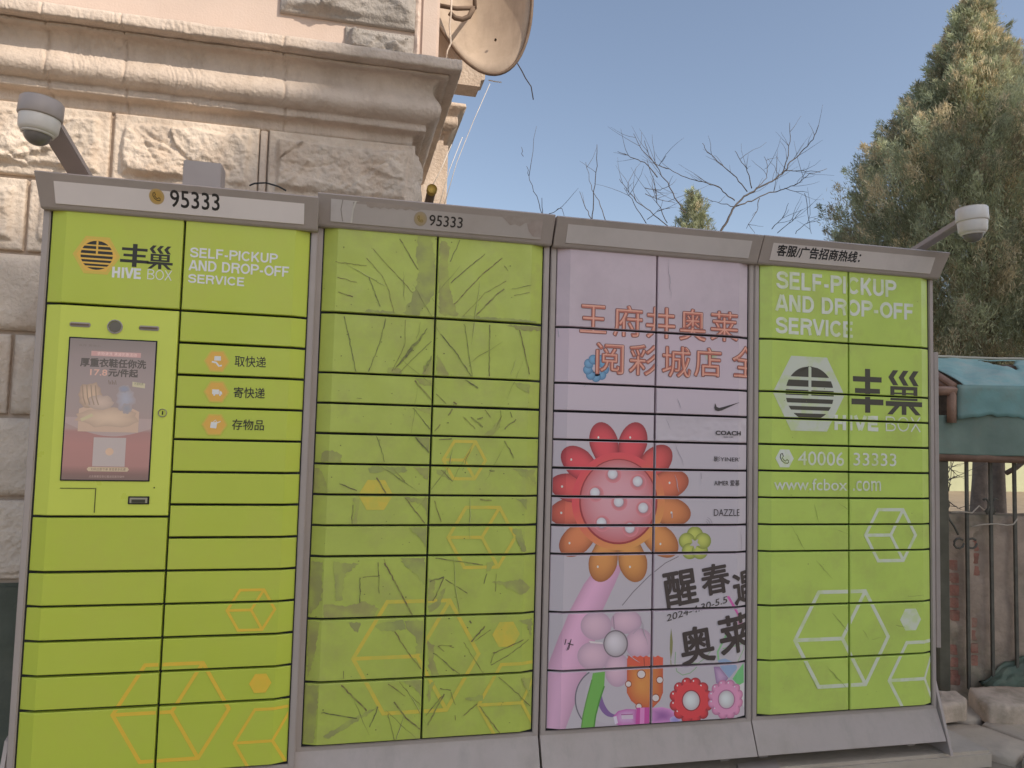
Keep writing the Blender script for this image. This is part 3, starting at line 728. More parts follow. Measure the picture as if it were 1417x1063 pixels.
# end panel foot of the last cabinet and left one
for (u, s) in ((u4, 1), (u1, -1)):
    bm = bmesh.new(); X = u.xc+s*(PITCH/2+.0)
    yy = u.y
    pp = [(0, yy+.06, .325), (0, yy+.03, .315), (0, yy-.055, .048), (0, yy+.42, .048), (0, yy+.42, .325)]
    prism(bm, [(X+s*.001, y, z) for _, y, z in pp], (s*.012, 0, 0)); bmesh.ops.recalc_face_normals(bm, faces=bm.faces[:]); link('side_gusset', bm, M['frame_light'], u.root)

# ---- unit 1 prints
ph = Art(); T(ph, u1, '95333', (235.2, 285.6), (304.8, 270.6), M and (.03, .027, .025), .012, hd=True); print_header(u1, ph, M['print'], 'phone_number')
ph = Art(); cx, cz = fx(u1, 217.4, 272.8, True); r_ = rad(u1, 217, 273, 10.5)
ph.blob(ngon(cx, cz, r_, 32), (cx, cz), (.60, .36, .08), (.60, .42, .20), 3, 4); phone_glyph(ph, cx, cz, r_, (.10, .07, .03)); print_header(u1, ph, M['print'], 'phone_symbol')
lg = Art()
c0 = fx(u1, 134, 353.5)
lg.poly(ngon(c0[0], c0[1], rad(u1, 134, 353, 33), 6, 0), (.78, .56, .09))
fengchao(lg, u1, (134, 353.5), 22.3, (169.5, 205), (207, 239.5), 368.5, 336.5, (.035, .03, .02), (.90, .54, .09), 28)
TC(lg, u1, 'HIVE', (154.6, 384.0), (196.3, 372), WHITE, .11); TC(lg, u1, 'BOX', (203.5, 386.5), (238.5, 375), WHITE, .045, .1)
print_on(u1, lg, M['print'], 'printed_logo')
tx = Art()
TC(tx, u1, 'SELF-PICKUP', (262.7, 356), (384.5, 351.5), WHITE, .085); TC(tx, u1, 'AND DROP-OFF', (261.2, 374), (400.6, 369.5), WHITE, .085); TC(tx, u1, 'SERVICE', (260, 391.2), (339, 384.5), WHITE, .085)
print_on(u1, tx, M['print'], 'white_lettering')
sv = Art(); DK = (.04, .036, .02)
for body, bl, tr, ic in (('取快递', (324.5, 507.4), (368.6, 494), (300.3, 500)), ('寄快递', (323, 550.6), (367, 537), (299.7, 542.4)), ('存物品', (320.8, 594.8), (365.8, 581.2), (297, 587.8))):
    T(sv, u1, body, bl, tr, DK, .008)
    hexa(sv, u1, ic, 18, (.74, .58, .09)); hexa(sv, u1, ic, 15.5, (.88, .50, .09))
    c = fx(u1, *ic); k = rad(u1, *ic, 10)
    if ic[1] < 520: sv.poly([(c[0]-k*.4, c[1]+k*.1), (c[0]+k*.55, c[1]+.1*k), (c[0]+k*.5, c[1]+k*.75), (c[0]-k*.35, c[1]+k*.75)], WHITE); sv.stroke([(c[0]-k*.7, c[1]-k*.1), (c[0]-k*.1, c[1]-k*.2), (c[0]+k*.3, c[1]-k*.7), (c[0]+k*.7, c[1]-k*.6)], k*.25, WHITE)
    elif ic[1] < 560: sv.poly([(c[0]-k*.6, c[1]-k*.35), (c[0]+k*.35, c[1]-k*.35), (c[0]+k*.35, c[1]+k*.35), (c[0]-k*.6, c[1]+k*.35)], WHITE); sv.poly([(c[0]+k*.4, c[1]-k*.35), (c[0]+k*.8, c[1]-k*.35), (c[0]+k*.75, c[1]+k*.0), (c[0]+k*.4, c[1]+k*.2)], WHITE); sv.poly(ngon(c[0]-k*.3, c[1]-k*.45, k*.14, 10), WHITE); sv.poly(ngon(c[0]+k*.5, c[1]-k*.45, k*.14, 10), WHITE)
    else: sv.poly([(c[0]-k*.6, c[1]-k*.45), (c[0]+k*.25, c[1]-k*.55), (c[0]+k*.35, c[1]+k*.35), (c[0]-k*.5, c[1]+k*.4)], WHITE); sv.stroke([(c[0]-k*.2, c[1]+k*.4), (c[0]+k*.1, c[1]+k*.7), (c[0]+k*.3, c[1]+k*.35)], k*.1, WHITE); sv.stroke([(c[0]-k*.3, c[1]+k*.0), (c[0]+k*.8, c[1]+k*.5)], k*.14, WHITE)
print_on(u1, sv, M['print'], 'service_label')
OC = (.95, .60, .06)
hexprint(u1, M['tint1'], (((347.5, 844), 35, OC, 4.4), ((237.6, 985), 82, OC, 6.2), ((360.2, 945.5), 15.5, OC, None), ((377, 1025), 54, OC, 4.8)))

# console fittings
con = u1.console; cy = u1.y
def lens(uu, vv, r, name, m, depth=.006):
    p = aty(uu, vv, cy); bm = bmesh.new()
    lathe(bm, [(0, .001), (r*.8, .001), (r*.86, -.003), (r, -.003), (r*1.02, .004)], Matrix.Translation(p) @ Matrix.Rotation(math.pi/2, 4, 'X') @ Matrix.Scale(-1, 4, (0, 0, 1)), 40); return link(name, bm, m, con)
lens(159.2, 452.2, .0225, 'camera_lens', M['cam_grey'])
p = aty(159.2, 452.2, cy-.004); bm = bmesh.new(); lathe(bm, [(0, 0), (.0175, 0)], Matrix.Translation(p) @ Matrix.Rotation(math.pi/2, 4, 'X'), 32); link('lens_glass', bm, mat('lens_glass', (.15, .125, .09), .2), con)
for (uu, vv) in ((111, 449.3), (206.5, 454.3)):
    p = aty(uu, vv, cy); bm = bmesh.new(); box(bm, (p.x-.030, cy-.0035, p.z-.0075), (p.x+.030, cy+.002, p.z+.0075), .003); o = link('speaker_slot', bm, M['cam_grey'], con)
    bm = bmesh.new(); box(bm, (p.x-.026, cy-.005, p.z-.003), (p.x+.026, cy-.0036, p.z+.003), .0005); link('slot_opening', bm, M['rust'], con)
lens(224.8, 571.5, .0135, 'lock_cylinder', mat('worn_steel', (.40, .36, .28), .3, metal=.8))
p = aty(224.8, 571.5, cy-.006); bm = bmesh.new(); box(bm, (p.x-.0015, cy-.0062, p.z-.006), (p.x+.0015, cy-.0034, p.z+.006)); link('keyhole', bm, M['dark'], con)
p = aty(192, 692.4, cy); bm = bmesh.new(); box(bm, (p.x-.031, cy-.003, p.z-.0125), (p.x+.031, cy+.002, p.z+.0125), .001); link('card_reader', bm, M['dark'], con)
bm = bmesh.new(); box(bm, (p.x-.026, cy-.0045, p.z-.0085), (p.x+.026, cy-.0032, p.z+.0085), .0005); link('reader_bezel', bm, mat('reader_bezel', (.40, .36, .25), .5), con)
bm = bmesh.new(); box(bm, (p.x-.020, cy-.006, p.z-.0075), (p.x+.020, cy-.0046, p.z+.003)); link('reader_mouth', bm, mat('reader_mouth', (.06, .055, .03), .5), con)
a, b, c = aty(83, 675.5, cy), aty(132.5, 676, cy), aty(130.5, 709.5, cy); GR = mat('panel_groove', (.10, .11, .02), .7)
bm = bmesh.new(); box(bm, (a.x, cy-.0012, b.z-.0012), (b.x+.001, cy+.001, b.z+.0012)); box(bm, (b.x-.0012, cy-.0011, c.z), (b.x+.0012, cy+.001, b.z-.0013)); link('receipt_flap_seam', bm, GR, con)
p = aty(213.5, 675, cy); bm = bmesh.new(); lathe(bm, [(0, 0), (.0022, 0)], Matrix.Translation((p.x, cy-.0012, p.z)) @ Matrix.Rotation(math.pi/2, 4, 'X'), 10); link('status_pinhole', bm, M['dark'], con)
# touch screen
s00, s11, s01 = aty(85.6, 663.5, cy), aty(216.3, 473.6, cy), aty(97.4, 468.3, cy)
sx0 = (s00.x+s01.x)/2; sx1 = (s11.x+aty(205, 664.5, cy).x)/2; sz0, sz1 = s00.z, s11.z
bm = bmesh.new(); box(bm, (sx0-.004, cy-.0022, sz0-.004), (sx1+.004, cy-.0004, sz1+.004), .0006); scr = link('touch_screen', bm, M['dark'], u1.root)
sc_ = Art()
def sp(a, b): return (sx0+(sx1-sx0)*a, sz1-(sz1-sz0)*b)      # 0..1 from top left
W1, W2, W3, W4 = C3(122, 100, 92), C3(122, 98, 88), C3(130, 72, 58), C3(108, 82, 72)
ys = [0, .12, .3, .5, .64, .66, .75, .9, .96, 1]; cs = [C3(100, 84, 74), C3(112, 92, 84), C3(118, 98, 90), C3(122, 100, 90), C3(128, 96, 84), C3(126, 74, 62), C3(132, 72, 58), C3(128, 72, 58), C3(100, 64, 52), C3(92, 66, 54)]
V = []; Fc = []; CC = []
for i, (y, c) in enumerate(zip(ys, cs)):
    for x in (0, 1): V.append(sp(x, y)); CC.append(c)
    if i: Fc.append([2*i-2, 2*i-1, 2*i+1, 2*i])
sc_.add(V, Fc, CC)
def stx(body, a0, b0, a1, b1, c, bold=.01, **k): p = sp(a0, b1); q = sp(a1, b0); sc_.text(body, p[0], p[1], q[0], q[1], c, bold, **k)
# pale swoop at the boundary
sc_.poly([sp(a/20, .60+.075*math.sin(a/20*math.pi)**1.0+.03*(a/20)) for a in range(21)]+[sp(a/20, .56) for a in range(20, -1, -1)], C3(134, 108, 98))
sc_.poly([sp(.25, .085), sp(.83, .085), sp(.83, .12), sp(.25, .12)], C3(150, 96, 84)); stx('衣物清洗 满减优惠活动', .32, .09, .78, .115, C3(175, 140, 125), .0)
stx('合作 更省心', .1, .04, .36, .055, C3(92, 76, 62), .0)
stx('厚重衣鞋任你洗', .13, .135, .90, .20, C3(66, 54, 44), .03); stx('17.8', .25, .215, .45, .26, C3(160, 108, 80), .03); stx('元/件起', .46, .205, .81, .265, C3(66, 54, 44), .03)
rn = random.Random(3)
def cloth(cx, cy_, rx, ry, c0, c1, n=22, k=.15): 
    pts = []
    for i in range(n):
        th = 2*math.pi*i/n; r = 1+rn.uniform(-k, k); pts.append(sp(cx+rx*r*math.cos(th), cy_+ry*r*math.sin(th)))
    sc_.blob(pts, sp(cx, cy_), c0, c1, 4)
sc_.poly([sp(.15, .66)]+[sp(.15+.7*t/10, .50-.02*math.sin(t)) for t in range(11)]+[sp(.85, .66)], C3(150, 116, 84))
cloth(.5, .56, .36, .07, C3(160, 128, 92), C3(140, 108, 78)); cloth(.27, .40, .13, .09, C3(156, 122, 82), C3(128, 98, 72)); cloth(.4, .45, .15, .05, C3(150, 122, 98), C3(134, 108, 88))
for k_ in range(4): sc_.stroke([sp(.17+.05*k_, .33), sp(.19+.05*k_, .42), sp(.22+.05*k_, .47)], .0035, C3(122, 92, 64))
cloth(.68, .42, .11, .09, C3(126, 122, 128), C3(124, 106, 100)); cloth(.66, .35, .07, .025, C3(104, 104, 118), C3(120, 108, 106)); cloth(.70, .49, .06, .04, C3(112, 108, 112), C3(126, 108, 100))
sc_.poly([sp(.17, .57), sp(.30, .53), sp(.32, .55), sp(.19, .59)], C3(150, 132, 84)); sc_.poly([sp(.75, .295), sp(.9, .305), sp(.9, .34), sp(.75, .33)], C3(148, 134, 92)); stx('不限材质', .77, .30, .88, .32, C3(90, 84, 60), 0)
for t in range(5): sc_.stroke([sp(.47+.02*t, .29+.01*(t % 2)), sp(.48+.02*t, .32)], .002, C3(92, 72, 52))
sc_.poly([sp(.34, .70), sp(.715, .70), sp(.715, .905), sp(.34, .905)], C3(140, 122, 112)); sc_.poly(ngon(*sp(.53, .80), .012, 20), C3(160, 120, 80))
sc_.poly([sp(.30, .91), sp(.75, .91), sp(.77, .925), sp(.75, .94), sp(.30, .94), sp(.28, .925)], C3(150, 124, 84)); stx('扫码立即下单 享受更多优惠', .33, .915, .73, .935, C3(96, 70, 50), 0)
stx('点击屏幕任意位置返回首页操作', .31, .968, .72, .985, C3(140, 110, 94), 0)
bm = art_mesh(sc_, lambda x, z: cy-.0022, .0004, (sx0, sx1, sz0, sz1)); link('advert_on_screen', bm, M['screen'], scr)

# ---- unit 2 prints
ph = Art(); T(ph, u2, '95333', (593.8, 311.3), (640.6, 302), (.045, .037, .033), .010, hd=True); print_header(u2, ph, M['print'], 'phone_number')
ph = Art(); cx, cz = fx(u2, 581.8, 303, True); r_ = rad(u2, 582, 303, 9); ph.blob(ngon(cx, cz, r_, 28), (cx, cz), (.50, .36, .16), (.44, .35, .25), 3, 2); phone_glyph(ph, cx, cz, r_*.85, (.28, .19, .04)); print_header(u2, ph, M['print'], 'phone_symbol')
st = Art(); Z6 = (400, 250, 3.729); Z7 = (400, 500, 3.729); Z8 = (400, 778, 3.729)
def hp(u, pts): return [fx(u, a, b, True) for a, b in pts]
st.poly(hp(u2, zpts([(210, 100), (395, 112), (330, 118), (322, 240), (205, 200)], *Z6)), (.66, .60, .57))
wv = [(395, 112)]
for k in range(12): wv += [(402+k*22, 138+7*(k % 2)+k*1.5)]
wv += [(680, 158), (660, 148)]
st.poly(hp(u2, zpts(wv, *Z6)), (.42, .34, .285))
st.poly(hp(u2, zpts([(1080, 180), (1300, 206), (1298, 225), (1215, 222), (1190, 238), (1165, 228), (1140, 232), (1110, 205)], *Z6)), (.40, .325, .28))
st.poly(hp(u2, zpts([(1225, 225), (1305, 205), (1305, 290), (1262, 285), (1240, 262)], *Z6)), (.42, .33, .29))
for pl, w_ in (([(278, 105), (268, 150), (276, 205)], .003), ([(345, 112), (330, 150), (318, 240)], .006)):
    st.stroke(hp(u2, zpts(pl, *Z6)), w_, (.28, .23, .19) if w_ < .004 else (.74, .70, .62))
print_header(u2, st, M['glue2'], 'glue_stain')
# move numbers above stains is guaranteed by lift order of parts; hexagons
OC2 = (.80, .60, .075)
hexprint(u2, M['tint2'], (((642.7, 636.8), 31.5, OC2, 4.8), ((667, 743.5), 48.5, OC2, 5), ((520, 685), 24, OC2, None), ((577, 908), 88, OC2, 6), ((700.3, 877.8), 19, OC2, None), ((722, 972.4), 61, OC2, 5)))
res = Art(); rn = random.Random(5)
def rough(pts, amp, step, closed=True):
    out = []; n = len(pts)
    for i in range(n if closed else n-1):
        a = pts[i]; b = pts[(i+1) % n]; l = math.hypot(b[0]-a[0], b[1]-a[1]); m_ = max(1, int(l/step))
        for k in range(m_): t = k/m_; out.append((a[0]+(b[0]-a[0])*t+rn.gauss(0, amp), a[1]+(b[1]-a[1])*t+rn.gauss(0, amp)))
    if not closed: out.append(pts[-1])
    return out
SC1 = (.20, .19, .065); SC2 = (.25, .24, .08)
P6 = [[(670, 290), (735, 290), (755, 440), (750, 580), (700, 650), (660, 700), (590, 690), (640, 590), (670, 480), (655, 380)], [(780, 300), (830, 340), (820, 440), (830, 560), (870, 700), (775, 690), (772, 500)],
      [(400, 662), (560, 682), (555, 690), (390, 676)], [(900, 695), (1280, 725), (1280, 745), (880, 715)], [(1120, 745), (1300, 752), (1300, 775), (1180, 770)],
      [(700, 960), (750, 920), (748, 1005), (690, 1000)], [(765, 900), (800, 960), (830, 1005), (765, 1005)], [(510, 965), (580, 975), (575, 1000), (510, 995)]]
P7 = [[(650, 388), (730, 395), (728, 480), (700, 440)], [(405, 548), (600, 545), (612, 570), (540, 582), (500, 560), (450, 580), (420, 575)], [(640, 545), (728, 550), (726, 615), (690, 590)], [(595, 700), (720, 705), (715, 800), (690, 740), (630, 725)],
      [(330, 705), (365, 710), (355, 780), (350, 840), (325, 840), (345, 770)], [(615, 855), (718, 855), (715, 970), (680, 920)], [(1150, 110), (1240, 120), (1240, 170)], [(165, 480), (200, 455), (270, 480), (270, 520), (165, 520)],
      [(130, 550), (165, 560), (205, 670), (130, 680)], [(640, 90), (740, 95), (735, 130), (700, 125)], [(640, 238), (740, 245), (735, 275), (690, 262)], [(1000, 385), (1070, 320), (1100, 280), (1090, 330), (1050, 380)], [(755, 555), (800, 560), (840, 615), (815, 600), (760, 580)],
      [(1150, 550), (1230, 555), (1240, 620)], [(1165, 705), (1225, 710), (1225, 760)], [(570, 1010), (700, 1015), (700, 1060), (620, 1060)], [(1150, 860), (1200, 865), (1225, 980), (1200, 980)], [(1200, 560), (1275, 560), (1275, 640)]]
P8 = [[(580, 0), (710, 0), (705, 130), (650, 60)], [(180, 215), (300, 228), (380, 200), (460, 235), (430, 290), (180, 288)], [(230, 0), (360, 10), (290, 60), (270, 200), (240, 200)], [(720, 85), (755, 95), (745, 200), (718, 200)], [(470, 310), (590, 300), (600, 350), (480, 355), (440, 330)],
      [(600, 300), (700, 300), (690, 480), (660, 470), (650, 380), (600, 340)], [(300, 310), (370, 310), (355, 370)], [(718, 405), (750, 430), (745, 500), (775, 595), (735, 595), (720, 540)], [(458, 742), (465, 745), (340, 830), (200, 910), (170, 905), (300, 820)], [(910, 700), (1000, 690), (1000, 715), (915, 715)],
      [(1020, 0), (1055, 0), (1040, 50), (1018, 52)], [(110, 0), (175, 0), (165, 200), (105, 285)], [(95, 310), (160, 310), (130, 500), (95, 600)], [(80, 640), (150, 640), (130, 930), (70, 940)], [(760, 200), (800, 130), (815, 125), (770, 230), (725, 262), (718, 230)], [(1050, 100), (1200, 90), (1250, 140), (1200, 170), (1100, 120)],
      [(715, 640), (750, 610), (720, 720)], [(560, 610), (690, 605), (680, 700), (640, 640)], [(1180, 300), (1260, 300), (1250, 400), (1230, 330)], [(1200, 600), (1250, 600), (1245, 700)]]
for PL, Z in ((P6, Z6), (P7, Z7), (P8, Z8)):
    for p in PL: res.poly(px(u2, rough(zpts(p, *Z), .9, 3)), (.345+rn.uniform(-.03, .03), .325+rn.uniform(-.02, .02), .125))
# triangulate big n-gons happens in bmesh bisect; keep as faces
print_on(u2, res, M['residue'], 'film_residue', .0016)
L6 = [[(430, 350), (520, 450), (640, 580)], [(570, 300), (665, 460)], [(400, 400), (480, 490), (510, 560), (545, 690)], [(412, 500), (470, 650)], [(250, 500), (350, 525)], [(250, 575), (330, 600)], [(835, 530), (900, 470), (1010, 380)], [(850, 640), (1000, 480), (1100, 400)], [(900, 700), (1010, 580), (1120, 520)], [(960, 700), (1060, 600), (1110, 560)],
      [(1150, 560), (1250, 540)], [(1160, 595), (1240, 578)], [(880, 310), (830, 420)], [(285, 700), (320, 860), (345, 985)], [(500, 712), (470, 830), (410, 985)], [(600, 720), (597, 850), (530, 985)], [(735, 830), (640, 920), (570, 990)], [(780, 790), (870, 900), (940, 1010)], [(905, 740), (925, 880), (945, 1010)], [(1035, 745), (1033, 1010)],
      [(1190, 770), (1240, 1000)], [(240, 420), (400, 440)], [(1130, 470), (1110, 440)]]
L7 = [[(650, 100), (735, 200)], [(760, 170), (810, 220)], [(900, 90), (975, 140)], [(820, 280), (850, 225)], [(850, 210), (865, 222)], [(640, 240), (735, 360)], [(750, 360), (780, 325)], [(900, 290), (960, 350)], [(940, 290), (1000, 340)], [(970, 300), (1000, 290)], [(1010, 250), (1040, 290)], [(1090, 255), (1095, 285)], [(1140, 260), (1150, 290)], [(1110, 350), (1170, 300)], [(450, 385), (475, 450), (492, 520)], [(650, 390), (730, 480)],
      [(540, 560), (598, 620)], [(260, 630), (350, 668)], [(450, 600), (500, 680)], [(600, 705), (650, 770), (700, 835)], [(785, 560), (845, 620)], [(750, 720), (785, 830)], [(1110, 410), (1160, 500)], [(985, 713), (1045, 718)], [(350, 190), (375, 193)], [(775, 405), (840, 400)], [(1040, 568), (1060, 566)], [(330, 740), (325, 840)], [(755, 1015), (1000, 1050)], [(490, 1020), (500, 1058)]]
L8 = [[(490, 0), (545, 100), (640, 280)], [(365, 80), (365, 210)], [(460, 0), (465, 160)], [(725, 100), (800, 75)], [(805, 88), (920, 160)], [(800, 80), (740, 200)], [(545, 355), (610, 460), (680, 550)], [(755, 470), (830, 540), (880, 575)], [(800, 510), (850, 560)], [(1240, 400), (1130, 480), (1040, 530)], [(1050, 470), (1210, 400)], [(1060, 462), (1040, 520)], [(900, 410), (1000, 570)], [(1010, 330), (940, 410)], [(1040, 345), (960, 405)], [(770, 430), (840, 430)], [(770, 432), (800, 460)],
      [(270, 635), (340, 705), (400, 765)], [(460, 745), (415, 850)], [(165, 775), (350, 805)], [(510, 780), (545, 920)], [(540, 720), (600, 800), (675, 860)], [(570, 620), (630, 690), (680, 740)], [(800, 680), (750, 770), (715, 840)], [(780, 650), (835, 660)], [(835, 670), (858, 735)], [(790, 690), (705, 790)], [(970, 730), (900, 790)], [(1080, 590), (1180, 680), (1250, 750)], [(855, 790), (858, 815)], [(980, 740), (1090, 885)],
      [(380, 75), (460, 72)], [(820, 430), (850, 440)], [(1070, 60), (1065, 150)], [(1020, 60), (1005, 110)], [(280, 560), (282, 600)], [(930, 300), (940, 315)], [(510, 625), (600, 690)]]
sr = Art()
for LL, Z in ((L6, Z6), (L7, Z7), (L8, Z8)):
    for l in LL: sr.stroke(px(u2, rough(zpts(l, *Z), .35, 4, False)), rn.choice((.002, .0026, .0034, .0048)), (.17+rn.uniform(-.03, .05), .14, .07))
for a, b in ([((715, 760), (540, 985))], [((740, 770), (600, 930))]) and [((715, 765), (545, 975)), ((735, 905), (700, 985))]:
    sr.stroke(px(u2, rough(zpts([a, b], *Z6), .5, 4, False)), .012, (.15, .14, .06), taper=True)
for k in range(24):       # fine long tears and wrinkles running down towards the middle joint
    x = u2.xc+rn.choice((-1, 1))*rn.uniform(.02, HA-.05); z = rz(0)+rn.uniform(.1, 1.7); l = rn.uniform(.07, .24); an = math.atan2(-1, (u2.xc-x)*2.2)+rn.gauss(0, .35)
    q = [(x+math.cos(an)*l*t/6+rn.gauss(0, .0016), z+math.sin(an)*l*t/6+rn.gauss(0, .0016)) for t in range(7)]
    sr.stroke(q, rn.choice((.0014, .002, .0026)), (.20, .18, .08), taper=True)
    if k % 3 == 0: sr.stroke([(a+.0022, b+.001) for a, b in q], .0014, (.66, .68, .30), taper=True)  # pale line beside every third tear, a painted highlight edge
for k in range(150):      # specks
    x = u2.xc+rn.uniform(-HA, HA); z = rz(0)+rn.random()**.7*(rz(None)-rz(0)); r = rn.uniform(.001, .0028); sr.poly(ngon(x, z, r, 6, rn.random(), r*rn.uniform(.5, 1)), (.10, .095, .04))
print_on(u2, sr, M['scratch'], 'torn_film_scratches', .0026)

# ---- unit 4 prints
ph = Art(); T(ph, u4, '客服/广告招商热线：', (1074.9, 353.6), (1190.5, 349.6), (.03, .028, .03), .022, hd=True); print_header(u4, ph, M['print'], 'hotline_lettering')
W4_ = (.82, .82, .72)
for body, bl, tr in (('SELF-PICKUP', (1074.2, 399.2), (1239.5, 388.5)), ('AND DROP-OFF', (1073, 429.9), (1263.9, 421)), ('SERVICE', (1073.3, 461.2), (1180.8, 445.5))):
    tx = Art(); TC(tx, u4, body, bl, tr, W4_, .095); print_on(u4, tx, M['worn4'], 'faded_white_lettering')
lg = Art(); c0 = fx(u4, 1119.5, 545)
lg.poly(ngon(c0[0], c0[1], rad(u4, 1119.5, 545, 49), 6, 0, rad(u4, 1119.5, 545, 52)), (.70, .71, .60)); print_on(u4, lg, M['worn4'], 'faded_white_hexagon', .0008)
lg = Art(); fengchao(lg, u4, (1120.5, 544.5), 33, (1180, 1219.6), (1228, 1273.5), 570.5, 509.5, (.085, .075, .055), None, 49)
print_on(u4, lg, M['print'], 'printed_logo')
lg = Art(); TC(lg, u4, 'HIVE', (1153.7, 595), (1216, 576.2), W4_, .115); TC(lg, u4, 'BOX', (1225, 596.6), (1274, 577.8), W4_, .045, .1)
print_on(u4, lg, M['worn4'], 'faded_white_lettering'); lg = Art()
cx, cz = fx(u4, 1085.5, 634.4); lg.poly(ngon(cx, cz, rad(u4, 1085, 634, 12.6), 6, 0), (.80, .81, .72)); phone_glyph(lg, cx, cz, rad(u4, 1085, 634, 12), (.07, .065, .05))
print_on(u4, lg, M['worn4'], 'faded_phone_symbol'); lg = Art()
T(lg, u4, '40006', (1104, 643.9), (1167.9, 625.6), W4_, .006); T(lg, u4, '33333', (1180.8, 644.4), (1240, 627.8), W4_, .006)
T(lg, u4, 'www.fcbox', (1070.8, 678.2), (1171.8, 663), W4_, .006); T(lg, u4, '.com', (1180, 679.5), (1218.7, 665.5), W4_, .006)
print_on(u4, lg, M['worn4'], 'faded_white_lettering')
W5 = (.76, .78, .62)
hexprint(u4, M['worn4'], (((1232.3, 740.5), 36.5, W5, 4.4), ((1165.3, 883.5), 66, W5, 5.2), ((1259.8, 857.3), 14.5, W5, None), ((1279.5, 939), 50.5, W5, 4.4)))
sr = Art()
for l in ([(470, 700), (500, 810)], [(620, 690), (690, 740)], [(600, 850), (680, 880)], [(330, 830), (420, 990)]): sr.stroke(px(u4, rough(zpts(l, 1020, 540, 4.428), .3, 4, False)), .003, (.25, .28, .08), taper=True)
for l in ([(390, 20), (470, 110)], [(470, 280), (545, 370)], [(440, 540), (540, 650)], [(620, 360), (650, 410)], [(665, 410), (710, 400)], [(780, 340), (830, 350)], [(840, 200), (920, 190)]): sr.stroke(px(u4, rough(zpts(l, 1020, 770, 3.569), .3, 4, False)), .004, (.24, .25, .08), taper=True)
for k in range(40):
    x = u4.xc+rn.uniform(-HA, HA); z = rz(0)+rn.random()*(rz(None)-rz(0)); r = rn.uniform(.001, .003); sr.poly(ngon(x, z, r, 6, rn.random(), r*rn.uniform(.5, 1)), (.2, .2, .07))
print_on(u4, sr, M['scuff4'], 'scuff_marks', .0018)

# ---- unit 3 artwork (flat sticker print)
A3 = Art(); u = u3
def z1(p): return px(u3, zpts(p, 740, 290, 4.428))
def z2(p): return px(u3, zpts(p, 740, 500, 4.428))
def z3(p): return px(u3, zpts(p, 740, 700, 4.428))
def z4(p): return px(u3, zpts(p, 740, 823, 4.428))
def c3(*a): return C3(*a)
def arc(cx, cy_, rx, ry, a0, a1, n=20): return [(cx+rx*math.cos(R_(a0+(a1-a0)*i/n)), cy_-ry*math.sin(R_(a0+(a1-a0)*i/n))) for i in range(n+1)]
# soft grey lower half of the sheet
x0, x1 = u.xc-HA, u.xc+HA; zz = [rz(14.0), rz(12), rz(9), rz(0)]; cc = [(.70, .545, .60), (.70, .57, .62), (.65, .57, .60), (.66, .58, .60)]
Vv = []; Cc = []; Ff = []
for i, (z, c) in enumerate(zip(zz, cc)):
    Vv += [(x0, z), (x1, z)]; Cc += [c, c]
    if i: Ff.append([2*i, 2*i+1, 2*i-1, 2*i-2])
A3.add(Vv, Ff, Cc)
# big stem
for k in range(8):
    t0, t1 = k/8, (k+1)/8; sh = [.78, .92, 1.04, 1.1, 1.08, 1.02, .95, .88, .8]
    Lf = [(375, 380), (300, 480), (215, 640), (150, 800), (88, 985), (74, 1040), (70, 1180), (66, 1392)]; Rt = [(540, 360), (490, 480), (415, 640), (375, 800), (330, 985), (290, 1100), (230, 1250), (178, 1392)]
    V = []; F_ = []; Cq = []
    for i, (a, b) in enumerate(zip(Lf, Rt)):
        for t, s_ in ((t0, sh[k]), (t1, sh[k+1])):
            V.append((a[0]+(b[0]-a[0])*t, a[1]+(b[1]-a[1])*t)); c = c3(178, 132, 152); d = c3(166, 140, 150); g = i/7; Cq.append(tuple(s_*(c[j]*(1-g*.3)+d[j]*g*.3) for j in range(3)))
        if i: F_.append([2*i-2, 2*i-1, 2*i+1, 2*i])
    A3.add(z3(V), F_, Cq, layer=A3.k+(0 if k else 1))
# pale pink flower behind
for (cx, cy_, rx, ry, tone) in ((560, 165, 95, 75, 0), (375, 190, 95, 88, 1), (640, 300, 85, 95, 2), (360, 375, 100, 88, 0), (505, 460, 78, 105, 1)):
    A3.blob(z4(arc(cx, cy_, rx, ry, 0, 350, 26)), z4([(cx-15, cy_-15)])[0], c3(178, 146, 154), c3(150, 122, 134), 5, 2)
A3.poly(z4([(330, 282), (415, 292), (415, 302), (340, 296)]), c3(176, 164, 160)); A3.stroke(z4([(480, 130), (487, 210)]), .004, c3(130, 105, 115)); A3.stroke(z4([(565, 370), (600, 400)]), .004, c3(130, 105, 115)); A3.stroke(z4([(600, 240), (640, 200)]), .004, c3(150, 125, 135))
A3.blob(z4(arc(495, 300, 76, 84, 0, 350, 30)), z4([(495, 300)])[0], c3(110, 98, 98), c3(98, 86, 88), 2); A3.blob(z4(arc(494, 300, 68, 76, 0, 350, 30)), z4([(480, 280)])[0], c3(178, 168, 168), c3(140, 130, 130), 5, 2)
# crescent, purple arc, green stem
out = arc(420, 640, 172, 190, 120, 290, 30); inn = arc(455, 625, 150, 165, 290, 120, 30)
A3.poly(z4(out+inn), c3(150, 140, 142)); A3.stroke(z4(out), .005, c3(92, 84, 90)); 
A3.poly(z4(arc(470, 590, 95, 160, 160, 275, 20)+arc(500, 560, 95, 175, 275, 160, 20)), c3(104, 76, 116))
A3.poly(z4([(355, 480), (430, 470), (425, 560), (395, 650), (372, 740), (360, 826), (284, 828), (295, 740), (318, 640), (345, 540)]), c3(92, 140, 62)); A3.stroke(z4([(425, 560), (395, 650), (372, 740), (360, 826)]), .006, c3(66, 112, 44)); A3.stroke(z4([(350, 520), (318, 640), (295, 740), (284, 828)]), .005, c3(78, 116, 52))
